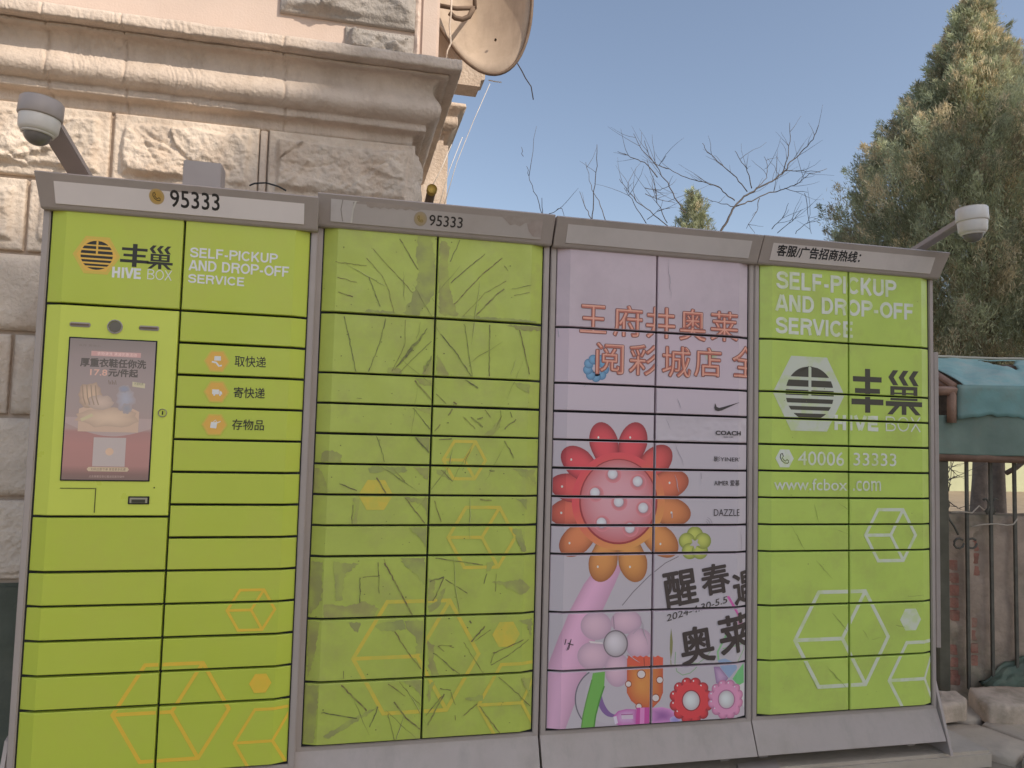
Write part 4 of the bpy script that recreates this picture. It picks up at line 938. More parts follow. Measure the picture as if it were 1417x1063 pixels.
# orange vase
vt = [(565, 395)]+[(565+18*(k+.5)+0, 372+(10 if k % 2 else 0)) for k in range(12)]+[(785, 385)]
body = vt+[(785, 600), (765, 650), (725, 690), (690, 700), (640, 690), (590, 650), (563, 600)]
V = z4(body); cen = z4([(650, 560)])[0]; A3.blob(V, cen, c3(190, 116, 58), c3(160, 72, 44), 6, 1.5)
A3.poly(z4([(566, 395)]+vt[1:]+[(785, 430), (700, 445), (566, 430)]), c3(178, 74, 52)); A3.stroke(z4([(668, 385), (672, 450)]), .003, c3(130, 50, 35)); A3.stroke(z4([(725, 385), (722, 450)]), .003, c3(130, 50, 35))
for (cx, cy_, r) in ((652, 487, 23), (765, 522, 18), (573, 547, 16), (740, 632, 20), (637, 684, 16)):
    A3.poly(z4(arc(cx, cy_, r+5, r+6, 0, 345, 18)), c3(128, 62, 36)); A3.poly(z4(arc(cx, cy_, r, r, 0, 345, 18)), c3(176, 164, 158))
# bow
A3.blob(z4([(620, 702), (560, 700), (510, 712), (480, 745), (490, 790), (530, 806), (620, 800)]), z4([(560, 745)])[0], c3(168, 134, 160), c3(156, 76, 132), 4, 2); A3.poly(z4([(530, 735), (600, 733), (602, 760), (532, 762)]), c3(170, 152, 160)); A3.stroke(z4([(528, 735), (600, 732)]), .003, c3(130, 50, 100)); A3.stroke(z4([(490, 745), (500, 790)]), .012, c3(178, 166, 172))
A3.blob(z4([(705, 695), (780, 688), (830, 700), (875, 740), (850, 785), (705, 796)]), z4([(780, 740)])[0], c3(122, 74, 120), c3(176, 118, 158), 4, 1.5)
A3.poly(z4([(622, 692), (703, 690), (703, 800), (618, 803)]), c3(160, 62, 120)); A3.poly(z4([(645, 692), (672, 691), (670, 801), (642, 802)]), c3(180, 108, 150))
A3.blob(z4(arc(860, 765, 35, 22, 0, 350, 14)), z4([(860, 765)])[0], c3(120, 112, 158), c3(150, 136, 160), 2)
# leaves right
A3.poly(z4([(1120, 400), (1165, 390), (1230, 420), (1240, 450), (1190, 510), (1140, 450)]), c3(118, 132, 152)); A3.poly(z4([(1210, 515), (1240, 470), (1290, 425), (1293, 560), (1250, 560)]), c3(92, 150, 92)); A3.blob(z4([(1095, 440), (1130, 440), (1185, 510), (1150, 560), (1110, 540)]), z4([(1135, 490)])[0], c3(160, 130, 150), c3(120, 90, 120), 3)
A3.poly(z4([(1245, 560), (1293, 545), (1293, 700), (1265, 640)]), c3(170, 166, 160))
# thin curls
GC = c3(116, 136, 102)
A3.stroke(z4([(862, 350), (858, 420), (870, 470), (905, 492), (950, 480), (980, 455), (1010, 420)]), .0035, GC); A3.stroke(z4([(1090, 330), (1040, 390), (1000, 420), (960, 418)]), .003, GC)
A3.stroke(z4([(1185, 220), (1150, 290), (1120, 350), (1125, 400)]), .008, c3(112, 150, 104)); A3.stroke(z4([(1150, 330), (1290, 300), (1292, 340), (1240, 420)]), .004, c3(120, 146, 108))
A3.poly(z4([(835, 205), (845, 290), (842, 350), (832, 400), (826, 330), (828, 260)]), c3(108, 104, 62)); A3.stroke(z4([(832, 400), (835, 440)]), .004, c3(126, 120, 84))
A3.stroke(z3([(880, 310), (800, 350), (700, 430), (600, 530), (535, 610)]), .003, c3(98, 86, 88)); A3.poly(z3([(1175, 555), (1190, 552), (1230, 620), (1262, 680), (1235, 660)]), c3(168, 76, 128)); A3.poly(z3([(1262, 680), (1235, 660), (1250, 740), (1290, 745), (1275, 700)]), c3(160, 110, 130))
# scalloped daisies
def daisy(C_, ro, rlobe, n, col, edge, rc, f, rcy=None):
    lay = A3.k+1
    for k in range(n):
        a = 2*math.pi*(k+.5)/n; c = (C_[0]+ro*math.cos(a), C_[1]+ro*1.08*math.sin(a))
        A3.blob(f(arc(c[0], c[1], rlobe*1.08, rlobe*1.12, 0, 342, 18)), f([(c[0]-rlobe*.2, c[1]-rlobe*.25)])[0], col, edge, 4, 2.5, layer=lay+k*.12)
        A3.poly(f(arc(c[0]-rlobe*.4, c[1]-rlobe*.45, rlobe*.14, rlobe*.2, 0, 330, 8)), c3(210, 190, 186), layer=lay+2)
    A3.k = lay+3
    A3.poly(f(arc(C_[0], C_[1], ro*1.0, ro*1.08, 0, 350, 30)), col); rcy = rcy or rc*1.15
    A3.poly(f(arc(C_[0], C_[1], rc+6, rcy+6, 0, 350, 30)), edge); A3.blob(f(arc(C_[0], C_[1], rc, rcy, 0, 350, 30)), f([(C_[0]-8, C_[1]-8)])[0], c3(186, 178, 172), c3(150, 140, 138), 4, 2)
daisy((957, 648), 102, 31, 12, c3(182, 54, 56), c3(118, 30, 36), 51, z4)
daisy((1173, 641), 86, 27, 12, c3(186, 118, 142), c3(146, 84, 110), 47, z4)
# the big balloon flower
PT = [(415, 470, 0), (608, 470, 0), (765, 590, .1), (850, 745, .45), (850, 925, .75), (762, 1090, .9), (600, 1230, 1), (417, 1232, .95), (252, 1100, .65), (165, 935, .3), (165, 760, .08), (240, 595, .0)]
FC_ = (511, 858)
def mixc(a, b, t): return tuple(a[i]+(b[i]-a[i])*t for i in range(3))
RED, ORG = c3(184, 60, 66), c3(188, 120, 62); RED2, ORG2 = c3(120, 34, 40), c3(132, 78, 40)
lay = A3.k+1
for k, (px_, py_, t) in enumerate(PT):
    an = math.atan2(py_-FC_[1], px_-FC_[0]); L_ = math.hypot(px_-FC_[0], py_-FC_[1])
    tipr = {0: 498, 1: 498, 2: 455, 3: 452, 4: 452, 5: 480, 6: 508, 7: 508, 8: 470, 9: 425, 10: 425, 11: 462}[k]
    pts = []
    n = 30
    for i in range(n):      # teardrop petal: round tip, narrowing to the centre
        a = 2*math.pi*i/n; r = math.cos(a); s_ = math.sin(a)
        along = tipr-135+135*r if r > 0 else tipr-135+r*250
        wdt = 88*s_*(1 if r > 0 else (1-.45*(-r)))
        pts.append((FC_[0]+along*math.cos(an)-wdt*math.sin(an), FC_[1]+along*math.sin(an)+wdt*math.cos(an)))
    cc_ = (FC_[0]+(tipr-170)*math.cos(an)-12, FC_[1]+(tipr-170)*math.sin(an)-14)
    A3.blob(z2(pts), z2([cc_])[0], mixc(RED, ORG, t), mixc(RED2, ORG2, t), 7, 3.0, layer=lay+k*.15)
    hl = (FC_[0]+(tipr-95)*math.cos(an)-25, FC_[1]+(tipr-95)*math.sin(an)); A3.poly(z2(arc(hl[0], hl[1], 6, 8, 0, 330, 8)), c3(205, 170, 160), layer=lay+3)
A3.k = lay+4
V = z2(arc(511, 858, 285, 300, 0, 352, 44)); rr = A3.k+1
Cq = []
n = len(V); cz_ = z2([(511, 858)])[0]
A3.add([cz_]+V, [[0, 1+k, 1+(k+1) % n] for k in range(n)], [mixc(RED, ORG, .4)]+[mixc(RED, ORG, max(0, min(1, (p_[0]-500)/700+(p_[1]-700)/500))) for p_ in arc(511, 858, 285, 300, 0, 352, 44)])
A3.blob(z2(arc(511, 860, 240, 262, 0, 352, 44)), cz_, c3(120, 40, 40), c3(128, 40, 42), 2); A3.blob(z2(arc(511, 857, 230, 253, 0, 352, 44)), z2([(500, 820)])[0], c3(188, 128, 132), c3(160, 84, 84), 7, 2.6)
for (cx, cy_) in ((475, 690), (628, 735), (367, 805), (512, 860), (662, 897), (407, 988), (580, 1020)):
    A3.blob(z2(arc(cx+5, cy_+6, 50, 50, 0, 345, 24)), z2([(cx, cy_)])[0], c3(128, 60, 66), c3(176, 108, 110), 4, 1); A3.poly(z2(arc(cx+2, cy_+2, 31, 33, 0, 345, 22)), c3(136, 120, 122)); A3.blob(z2(arc(cx, cy_, 29, 30, 0, 345, 22)), z2([(cx, cy_)])[0], c3(186, 178, 178), c3(166, 154, 156), 2)
# green looped flower
for k in range(5):
    a = R_(90+72*k); c = (980+52*math.cos(a), 232-56*math.sin(a)); A3.blob(z3(arc(c[0], c[1], 50, 50, 0, 345, 20)), z3([(c[0]-8, c[1]-8)])[0], c3(156, 158, 74), c3(106, 112, 46), 4, 2.2)
A3.poly(z3([(980+(34 if k % 2 == 0 else 16)*math.cos(R_(54+36*k)), 232-(36 if k % 2 == 0 else 17)*math.sin(R_(54+36*k))) for k in range(10)]), c3(150, 140, 138))
# blue looped flower
lay = A3.k+1
for k in range(9):
    a = R_(40*k+10); c = (375+52*math.cos(a), 972+56*math.sin(a)); A3.blob(z1(arc(c[0], c[1], 29, 30, 0, 345, 16)), z1([(c[0]-5, c[1]-5)])[0], c3(90, 128, 152), c3(56, 88, 116), 4, 2.2)
A3.k = lay+1
A3.poly(z1(arc(375, 972, 46, 50, 0, 345, 24)), c3(78, 116, 140)); A3.poly(z1([(378+(34 if k % 2 == 0 else 22)*math.cos(R_(22.5*k)), 975+(36 if k % 2 == 0 else 24)*math.sin(R_(22.5*k))) for k in range(16)]), c3(154, 142, 148))
A3.blob(z1(arc(1080, 895, 40, 40, 0, 345, 20)), z1([(1080, 895)])[0], c3(128, 134, 76), c3(154, 144, 140), 4, 1)
# red-gold characters
def ch1(body, x0, y0, x1, y1, f):
    a = f([(x0, y1)])[0]; b = f([(x1, y0)])[0]
    A3.text(body, a[0]-.003, a[1]-.003, b[0]+.003, b[1]+.003, c3(98, 60, 54), .030); A3.text(body, a[0], a[1], b[0], b[1], c3(146, 80, 64), .012); A3.text(body, a[0]+.0015, a[1]+.0015, b[0], b[1], c3(180, 126, 106), -.014)
for b_, bx in (('王', (275, 592, 440, 752)), ('府', (480, 597, 660, 775)), ('井', (680, 607, 860, 785)), ('奥', (885, 617, 1048, 800)), ('莱', (1075, 632, 1245, 803))): ch1(b_, *bx, z1)
for b_, bx in (('阅', (372, 824, 545, 1005)), ('彩', (575, 835, 750, 1013)), ('城', (778, 845, 955, 1024)), ('店', (975, 853, 1142, 1022)), ('全', (1208, 843, 1390, 1024))): ch1(b_, *bx, z1)
# tilted black headline
def ch2(body, quad, f, rot):
    P_ = f([quad[:2], quad[2:]]); cx = (P_[0][0]+P_[1][0])/2; cz_ = (P_[0][1]+P_[1][1])/2; wq = abs(P_[1][0]-P_[0][0])*.93; hq = abs(P_[0][1]-P_[1][1])*.91
    A3.text(body, cx-wq/2, cz_-hq/2, cx+wq/2, cz_+hq/2, (.085, .062, .055), .022, rot=rot)
RO = R_(9)
ch2('醒', (785, 385, 1000, 622), z3, RO); ch2('春', (1012, 345, 1198, 550), z3, RO); ch2('遇', (1205, 390, 1400, 605), z3, RO); ch2('奥', (880, 183, 1105, 430), z4, RO); ch2('莱', (1117, 108, 1350, 365), z4, RO)
P_ = z3([(800, 712), (1182, 548)]); cx = (P_[0][0]+P_[1][0])/2; cz_ = (P_[0][1]+P_[1][1])/2; ww = P_[1][0]-P_[0][0]
A3.text('2024-4.30-5.5', cx-ww*.51, cz_-.0125, cx+ww*.51, cz_+.0125, (.09, .07, .06), .006, rot=R_(14.5), italic=.2)
# small brand words
BK = (.07, .055, .055)
A3.poly(z2([(1102, 257), (1098, 285), (1103, 300), (1120, 306), (1142, 302), (1257, 250), (1150, 281), (1128, 286), (1112, 280), (1108, 268)]), BK)
def tz(body, bl, tr, bold=0, **k): a = z2([bl])[0]; b = z2([tr])[0]; A3.text(body, a[0], a[1], b[0], b[1], BK, bold, **k)
tz('COACH', (1105, 451), (1262, 429), .03); tz('NEW YORK', (1155, 468), (1215, 461), 0)
tz('影YINER\'', (1095, 614), (1254, 586), .004); tz('AIMER 爱慕', (1097, 763), (1254, 728), .006); tz('DAZZLE', (1095, 947), (1254, 906), 0)
for k in range(3): A3.stroke(z2(arc(1040, 998, 18+13*k, 18+13*k, 70, 5, 6)), .0016, c3(120, 112, 116))
A3.stroke(z3([(182, 850), (190, 815), (185, 840)]), .003, BK); A3.stroke(z3([(205, 880), (222, 815), (195, 885)]), .003, BK); A3.stroke(z3([(200, 840), (235, 852)]), .003, BK)
print_on(u3, A3, M['print'], 'sticker_artwork')
# creases in the film: shade and highlight drawn as dark and pale strokes
cr = Art()
for pl, z_ in (([(820, 300), (833, 540)], z1), ([(870, 225), (895, 290)], z2), ([(800, 350), (830, 420)], z2), ([(860, 500), (910, 640)], z2), ([(1015, 680), (1020, 720)], z2), ([(860, 700), (880, 800)], z2), ([(840, 930), (838, 960)], z2), ([(150, 730), (152, 780)], z1), ([(1270, 110), (1272, 320)], z3), ([(640, 670), (690, 850)], z3), ([(560, 900), (640, 960)], z3), ([(330, 140), (300, 155)], z2)):
    q = z_(rough(pl, 3, 30, False)); cr.stroke(q, .0022, c3(120, 106, 112), taper=True); cr.stroke([(a+.002, b) for a, b in q], .0016, c3(186, 172, 176), taper=True)
print_on(u3, cr, M['crease3'], 'film_creases', .0030)
# lifted film edge on one small door (curls over the gaps)
a = z2([(742, 335)])[0]; b = z2([(1304, 495)])[0]
bm = bmesh.new(); NX, NZ = 60, 16; g = []
for i in range(NX+1):
    row = []
    for j in range(NZ+1):
        x = a[0]+(b[0]-a[0])*i/NX; z = b[1]+(a[1]-b[1])*j/NZ; e = min(i, NX-i, j*2, (NZ-j)*2)
        y = u3.face(x, z)-.0019-.0016*abs(noise.fractal(Vector((x*25, z*60, 2)), 1, 2, 4))-(.0022*(1-e/4) if e < 4 else 0)*(.5+noise.noise(Vector((x*30, z*30, 7))))
        row.append(bm.verts.new((x+.002*noise.noise(Vector((z*40, 1, 1))), y, z+.0022*noise.noise(Vector((x*20, 5, 1))))))
    g.append(row)
for i in range(NX):
    for j in range(NZ): bm.faces.new((g[i][j], g[i+1][j], g[i+1][j+1], g[i][j+1])).smooth = True
tgt = min((d for d in u3.doors), key=lambda d: abs((d[1][0]+d[1][1])/2-(a[0]+b[0])/2)+abs((d[1][2]+d[1][3])/2-(a[1]+b[1])/2))[0]
link('loose_film', bm, mat('loose_white_film', (.66, .57, .60), .4, .04, 10), tgt)
lf = Art(); a2 = z2([(1105, 451)])[0]; b2 = z2([(1262, 429)])[0]; lf.text('COACH', a2[0], a2[1], b2[0], b2[1], BK, .03)
bm = art_mesh(lf, u3.face, .0052, None); link('brand_lettering', bm, M['print'], tgt)

# ================================================================== things on the lockers
def dome_camera(xp, c_uv, arm_uv, ya, rr, label, tilt=0, aw_=.02):
    top = atx(*c_uv, xp)             # centre of the cap
    base = aty(*arm_uv, ya)
    t = empty('security_camera', base, label, 'security camera', 'dome cameras on arms above the lockers')
    Mx = Matrix.Translation(top) @ Matrix.Rotation(tilt, 4, 'Y')
    bm = bmesh.new(); lathe(bm, [(0, .030), (rr*.9, .030), (rr, .024), (rr*1.02, -.022), (rr*.98, -.026), (0, -.026)], Mx, 48); link('cap', bm, M['cam_grey'] if xp < 1 else M['white'], t)
    bm = bmesh.new(); lathe(bm, [(rr*.93, -.026), (rr*.94, -.03), (rr*.90, -.062), (rr*.80, -.072), (rr*.70, -.074), (0, -.074)], Mx, 48); link('housing', bm, M['white'], t)
    bm = bmesh.new(); R2 = rr*.66; lathe(bm, [(R2*math.cos(a_*math.pi/2/12), -.072-R2*math.sin(a_*math.pi/2/12)) for a_ in range(13)], Mx, 40); link('dome_glass', bm, M['dome'], t)
    bm = bmesh.new(); lathe(bm, [(R2*1.12, -.073), (R2*1.13, -.078), (R2*1.0, -.079)], Mx, 40); link('dome_ring', bm, M['white'], t)
    # rectangular arm
    d = (top - base); L_ = d.length; zax = d.normalized(); xax = Vector((1, 0, 0)); xax = (xax - zax*xax.dot(zax)).normalized(); yax = zax.cross(xax)
    Ma = Matrix(((xax.x, yax.x, zax.x, base.x), (xax.y, yax.y, zax.y, base.y), (xax.z, yax.z, zax.z, base.z), (0, 0, 0, 1)))
    b2 = bmesh.new(); box(b2, (-aw_, -.012, -.03), (aw_, .012, L_-rr*.2), .003); b2.transform(Ma); link('bracket_arm', b2, M['cam_grey'], t)
    bm = bmesh.new(); box(bm, (base.x-.035, base.y-.03, u1.hz1 if xp < 1 else u4.hz1), (base.x+.035, base.y+.05, (u1.hz1 if xp < 1 else u4.hz1)+.006), .002); link('mounting_plate', bm, M['cam_grey'], t)
    # tiny print lines
    return t, Mx
t1, Mx1 = dome_camera(.035, (57, 152), (110, 240), .12, .059, 'grey dome security camera on a flat arm, at the left end above the screen cabinet', R_(4), .034)
t2, Mx2 = dome_camera(3.35, (1345, 298), (1262, 350), .16, .0565, 'white dome security camera on a slanting arm in front of the tall evergreen', R_(-3), .022)
a = u1.y
p0 = aty(252, 256, .10); p1 = aty(307, 226, .10)
bm = bmesh.new(); box(bm, (p0.x, .10, u1.hz1-.002), (p1.x, .19, p1.z), .003); jb = link('junction_box', bm, M['cam_grey']); tag(jb, 'plain grey metal box standing on top of the left locker', 'junction box')
cable('looped_cable', [aty(345, 257, .05), aty(352, 254, .05), aty(368, 253, .05), aty(385, 258, .05), aty(396, 264, .05)], .003, M['cable'], 'thin black cable looping over the top of the screen cabinet beside the grey box')
# board lying at the foot of the cabinets
bm = bmesh.new(); p = atz(1035, 1052, .05)
prism(bm, [Vector(q) for q in (atz(1020, 1057, .052), atz(1073, 1050, .052), atz(1092, 1085, .052), atz(1030, 1090, .052))], (0, 0, -.008)); bmesh.ops.recalc_face_normals(bm, faces=bm.faces[:])
o = link('metal_sheet', bm, M['frame_light']); tag(o, 'pale metal sheet lying on the concrete at the foot of the lockers', 'metal sheet')

# ================================================================== RIGHT SIDE: old wall, fence, awning
FA = Vector((4.16, .75, 0)); FD = Vector((.96, -.28, 0)).normalized(); FN = Vector((-FD.y, FD.x, 0))*1.0   # FN points away from the camera
if FN.y < 0: FN = -FN
def fp(u_, v_, off=0): return atp(u_, v_, FA+FN*off, FN)
def fs(p): return (p-FA).dot(FD)
def fw(s, off, z): return FA+FD*s+FN*off+Vector((0, 0, z))
def fbox(bm, s0, s1, o0, o1, z0, z1, bevel=0):
    t = bmesh.new(); bmesh.ops.create_cube(t, size=1)
    for v in t.verts: v.co = Vector(((s0+s1)/2+v.co.x*(s1-s0), (o0+o1)/2+v.co.y*(o1-o0), (z0+z1)/2+v.co.z*(z1-z0)))
    if bevel: bmesh.ops.bevel(t, geom=t.edges[:], offset=bevel, segments=1, affect='EDGES')
    for v in t.verts: v.co = fw(v.co.x, v.co.y, v.co.z)
    merge(bm, t)
WT = fp(1360, 713).z
sL = fs(fp(1310, 800))
wall = empty('garden_wall', fw(sL, .1, 0), 'low old rendered wall with exposed red brick patches to the right of the lockers', 'wall')
def lump_wall(name, s0, s1, off, z0, z1, amp, m, par, holes=()):
    bm = bmesh.new(); nx = int((s1-s0)/.02); nz = int((z1-z0)/.02); g = []
    for i in range(nx+1):
        row = []
        for j in range(nz+1):
            s = s0+(s1-s0)*i/nx; z = z0+(z1-z0)*j/nz
            d = amp*noise.fractal(Vector((s*4, z*4, 1)), 1, 2, 5)
            for (a_, b_, c_, d_) in holes:
                if a_ < s < b_ and c_ < z < d_:
                    e = min(s-a_, b_-s, z-c_, d_-z)+.012*noise.noise(Vector((s*30, z*30, 4)))
                    if e > 0: d -= .022*min(1, e/.012)
            zz_ = z + (.012*noise.noise(Vector((s*9, 2, 2))) if j == nz else 0)
            row.append(bm.verts.new(fw(s, off-d, zz_)))
        g.append(row)
    for i in range(nx):
        for j in range(nz): bm.faces.new((g[i][j], g[i+1][j], g[i+1][j+1], g[i][j+1])).smooth = True
    b_ = [bm.verts.new(v.co+FN*.18) for v in [g[i][nz] for i in range(nx+1)]]
    for i in range(nx): bm.faces.new((g[i][nz], g[i+1][nz], b_[i+1], b_[i]))
    el = [bm.verts.new(v.co+FN*.18) for v in g[0]]
    for j in range(nz): bm.faces.new((g[0][j], g[0][j+1], el[j+1], el[j]))
    bmesh.ops.recalc_face_normals(bm, faces=bm.faces[:])
    return link(name, bm, m, par)
patch = [((1346, 735), (1359, 800)), ((1343, 845), (1357, 925)), ((1312, 765), (1331, 862)), ((1313, 880), (1330, 945)), ((1310, 930), (1332, 952))]
holes = []
for (a_, b_) in patch:
    P0, P1 = fp(a_[0], a_[1]), fp(b_[0], b_[1]); holes.append((fs(P0), fs(P1), P1.z, P0.z))
lump_wall('render_coat', sL, sL+3.2, 0, -.05, WT, .010, M['wallp'], wall, holes)
bw = link('brick', (lambda b: (box(b, (-.5, -.5, -.5), (.5, .5, .5), .04), b)[1])(bmesh.new()), M['brick'], wall); bme = bw.data; first = True; rb = random.Random(9)
for hi, (s0, s1, z0, z1) in enumerate(holes):
    z = z0+.006; r = 0
    while z+.05 < z1:
        s = s0+.004-(.05 if r % 2 else 0)
        while s < s1-.02:
            l = rb.choice((.11, .16, .23)); a_, b_ = max(s, s0+.003), min(s+l, s1-.003)
            if b_-a_ > .03 and rb.random() < .93:
                if first: o = bw; first = False
                else:
                    o = bpy.data.objects.new('brick', bme); COL.objects.link(o); o.parent = wall; bpy_parent_inv(o, wall)
                c_ = fw((a_+b_)/2, .038+rb.uniform(-.005, .003), z+.028)
                o.matrix_basis = Matrix.Translation(c_) @ Matrix.Rotation(math.atan2(FD.y, FD.x), 4, 'Z') @ Matrix.Diagonal((b_-a_-.004, .05, .054+rb.uniform(-.006, .002), 1))
            s += l+.008
        z += .066; r += 1
# pier / drain strip at the wall's left end
post = link('fence_post', (lambda b: (fbox(b, fs(fp(1285, 800)), fs(fp(1301, 800)), -.10, .02, -.02, fp(1290, 620).z, .006), b)[1])(bmesh.new()), mat('mossy_post', (.13, .12, .085), .9, .2, 10)); tag(post, 'dark mossy upright post right behind the end of the lockers', 'post')
brd = link('upright_board', (lambda b: (fbox(b, fs(fp(1290, 520, -.3)), fs(fp(1296, 520, -.3)), -.32, -.30, .3, atp(1293, 488, FA-FN*.3, FN).z, .002), b)[1])(bmesh.new()), M['frame_light']); tag(brd, 'narrow grey-white board standing upright beside the awning, close to the locker edge', 'board')
bark = link('sunlit_slit', (lambda b: (tube(b, [fp(1302, 700, -.03), fp(1303, 760, -.03), fp(1305, 850, -.03), fp(1306, 960, -.03)], [.014, .017, .012, .010], 8), b)[1])(bmesh.new()), mat('sunlit_slit_tone', (.48, .34, .22), .8, .2, 20)); tag(bark, 'pale painted stick leaning in the slit between the post and the wall', 'sliver')  # pale tube painted in the tone of the sunlit slit
# iron fence
ZB = fp(1337, 632).z+.05
fence = empty('iron_fence', fw(fs(fp(1337, 900)), -.03, 0), 'dark iron bar fence with small scrolls standing against the old wall', 'fence')
for uu in (1336.5, 1369.5, 1402.5):
    s = fs(fp(uu, 680, -.03)); s2 = s
    bm = bmesh.new(); fbox(bm, s-.008, s+.008, -.046, -.03, .02, ZB+.05, .002); link('bar', bm, M['iron'], fence)
for uu in (1436, 1470, 1504):
    s = fs(fp(1402.5, 680, -.03))+(uu-1402.5)/33*.13
    bm = bmesh.new(); fbox(bm, s-.008, s+.008, -.046, -.03, .02, ZB+.05, .002); link('bar', bm, M['iron'], fence)
def scroll(pts, nm='scroll'):
    bm = bmesh.new(); tube(bm, [fp(a_, b_, -.04) for a_, b_ in pts], .006, 6); link(nm, bm, M['iron'], fence)
scroll([(1312, 720), (1304, 706), (1302, 697), (1304, 691), (1308, 689), (1312, 693), (1313, 700), (1310, 707), (1305, 702)]); scroll([(1305, 703), (1313, 718), (1320, 728), (1326, 740)])
for sx in (-1, 1):
    scroll([(1370.5+sx*10, 692), (1370.5+sx*6, 690), (1370.5+sx*2.5, 695), (1370.5+sx*3, 703), (1370.5+sx*7, 709)]); scroll([(1370.5+sx*1.5, 701), (1370.5+sx*5, 712)])
for cxx in (1327, 1345): scroll([(cxx+7*math.cos(a_*.7), 752+7*math.sin(a_*.7)) for a_ in range(9)])
# loose ropes on the wall top
cable('rope', [fp(a_, b_, -.05) for a_, b_ in ((1292, 722), (1297, 725), (1303, 722), (1310, 726))], .005, M['concrete'], 'frayed pale rope end tied to the post at wall height', 'rope')
cable('rope', [fp(a_, b_, -.05) for a_, b_ in ((1345, 729), (1360, 726), (1378, 725), (1392, 727), (1402, 726), (1408, 718))], .004, M['concrete'], 'thin pale rope sagging along the wall below the fence scrolls', 'rope')
cable('rope', [fp(a_, b_, -.05) for a_, b_ in ((1316, 710), (1330, 708), (1345, 710), (1355, 700), (1362, 706))], .004, M['concrete'], 'pale vine-like cord lying on top of the old wall between the bars', 'rope')

# awning: tarpaulin over a timber frame
aw = empty('tarpaulin_awning', fw(.2, .2, 1.8), 'torn teal tarpaulin awning stretched over a brown timber frame above the old wall', 'awning')
OFF = -.12
zr = fp(1360, 497, .45).z; ze = fp(1360, 536, OFF).z; zb = fp(1350, 630, OFF).z
sl = fs(fp(1323, 540, OFF)); sr_ = sl+3.0; sl2 = fs(fp(1294, 600, OFF)); zo = fp(1310, 577, OFF).z; sll = fs(fp(1294, 540, .2))
# skirt (hanging front)
def tarp_sheet(name, f, n, m_, mt, hole=None):
    bm = bmesh.new(); g = [[bm.verts.new(f(i/n, j/m_)) for j in range(m_+1)] for i in range(n+1)]
    for i in range(n):
        for j in range(m_):
            if hole and hole(i/n, j/m_): continue
            bm.faces.new((g[i][j], g[i+1][j], g[i+1][j+1], g[i][j+1])).smooth = True
    bmesh.ops.delete(bm, geom=[v for v in bm.verts if not v.link_faces], context='VERTS')
    bmesh.ops.solidify(bm, geom=bm.faces[:], thickness=.003)
    return link(name, bm, mt, aw)
def fskirt(a_, b_):
    s = sl2+(sr_-sl2)*a_; z = zb+(ze-zb)*b_
    w_ = .03*noise.noise(Vector((s*3, z*1.2, 1)))+.012*noise.noise(Vector((s*11, z*3, 5)))
    return fw(s, OFF-w_*(1-b_*.3), z+(.02*noise.noise(Vector((s*2.5, 3, 1)))*(1-b_)))
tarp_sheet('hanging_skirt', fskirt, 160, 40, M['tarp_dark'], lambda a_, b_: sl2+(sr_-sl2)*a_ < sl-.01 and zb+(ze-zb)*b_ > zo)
def froof(a_, b_):
    s = sll+(sr_-sll)*a_; s0_ = s if s > sl else s
    z = ze+(zr-ze)*b_**.85; o_ = OFF+(.45-OFF)*b_
    if s < sl: z0_ = ze; b2 = b_
    fold = .022*noise.noise(Vector((s*5-b_*1.6, b_*1.2, 2)))+.009*noise.noise(Vector((s*14-b_*3, b_*3, 9)))
    return fw(s, o_, z+fold*(1 if 0 < b_ else 1)*(.4+.6*math.sin(b_*math.pi)))
def roof_hole(a_, b_):
    s = sll+(sr_-sll)*a_
    if s < sl and b_ < (sl-s)/(sl-sll)*.85: return True         # gable edge cut diagonally
    c1 = fs(fp(1387, 503, .4)); c2 = fs(fp(1411, 502, .4)); m_ = fs(fp(1399, 520, .2))
    hh_ = 1-abs((s-m_)/(c2-m_ if s > m_ else m_-c1))
    return 0 < hh_ and .93 > b_ > .93-.50*hh_**1.5
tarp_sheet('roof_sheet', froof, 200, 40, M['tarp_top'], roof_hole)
def flap(a_, b_):   # ragged lap of the top sheet hanging over the eave
    s = sl+(sr_-sl)*a_; ln = (.10+.22*max(0, noise.noise(Vector((s*3.1, 8, 1)))+.35)+.02*noise.noise(Vector((s*20, 1, 1))))
    return fw(s, OFF-.012-.01*noise.noise(Vector((s*9, b_*2, 3))), ze+.01-ln*b_)
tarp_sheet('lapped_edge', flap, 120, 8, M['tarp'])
bm = bmesh.new(); tube(bm, [froof(i/30, 1)+Vector((0, 0, .006)) for i in range(31)], .008, 6); link('rolled_hem', bm, mat('pale_hem', (.55, .50, .40), .7), aw)
def beam(P0, P1, w_, nm='timber'):
    bm = bmesh.new(); tube(bm, [P0, P1], w_, 4); link(nm, bm, M['wood'], aw)
beam(fp(1288, 541, OFF-.01), fp(1322, 541, OFF-.01), .026); beam(fp(1317, 543, OFF-.012), fp(1317, 585, OFF-.012), .024); beam(fp(1292, 516, .1), fp(1322, 536, OFF), .022); beam(fp(1290, 527, .2), fp(1316, 538, .0), .02)
beam(fw(sl2-.2, OFF+.02, zb-.012), fw(sr_, OFF+.02, zb-.012), .026, 'lower_rail'); beam(fw(sl2, .45, zr-.05), fw(sr_, .45, zr-.05), .02, 'ridge_pole')
bm = bmesh.new(); fbox(bm, sl2-.3, sr_, .50, .52, zb-.05, zr-.06); link('back_sheet', bm, M['bark'], aw)
for s in (sl2-.25, sr_-.05): beam(fw(s, .4, 0), fw(s, .4, zr-.05), .03, 'rear_post')

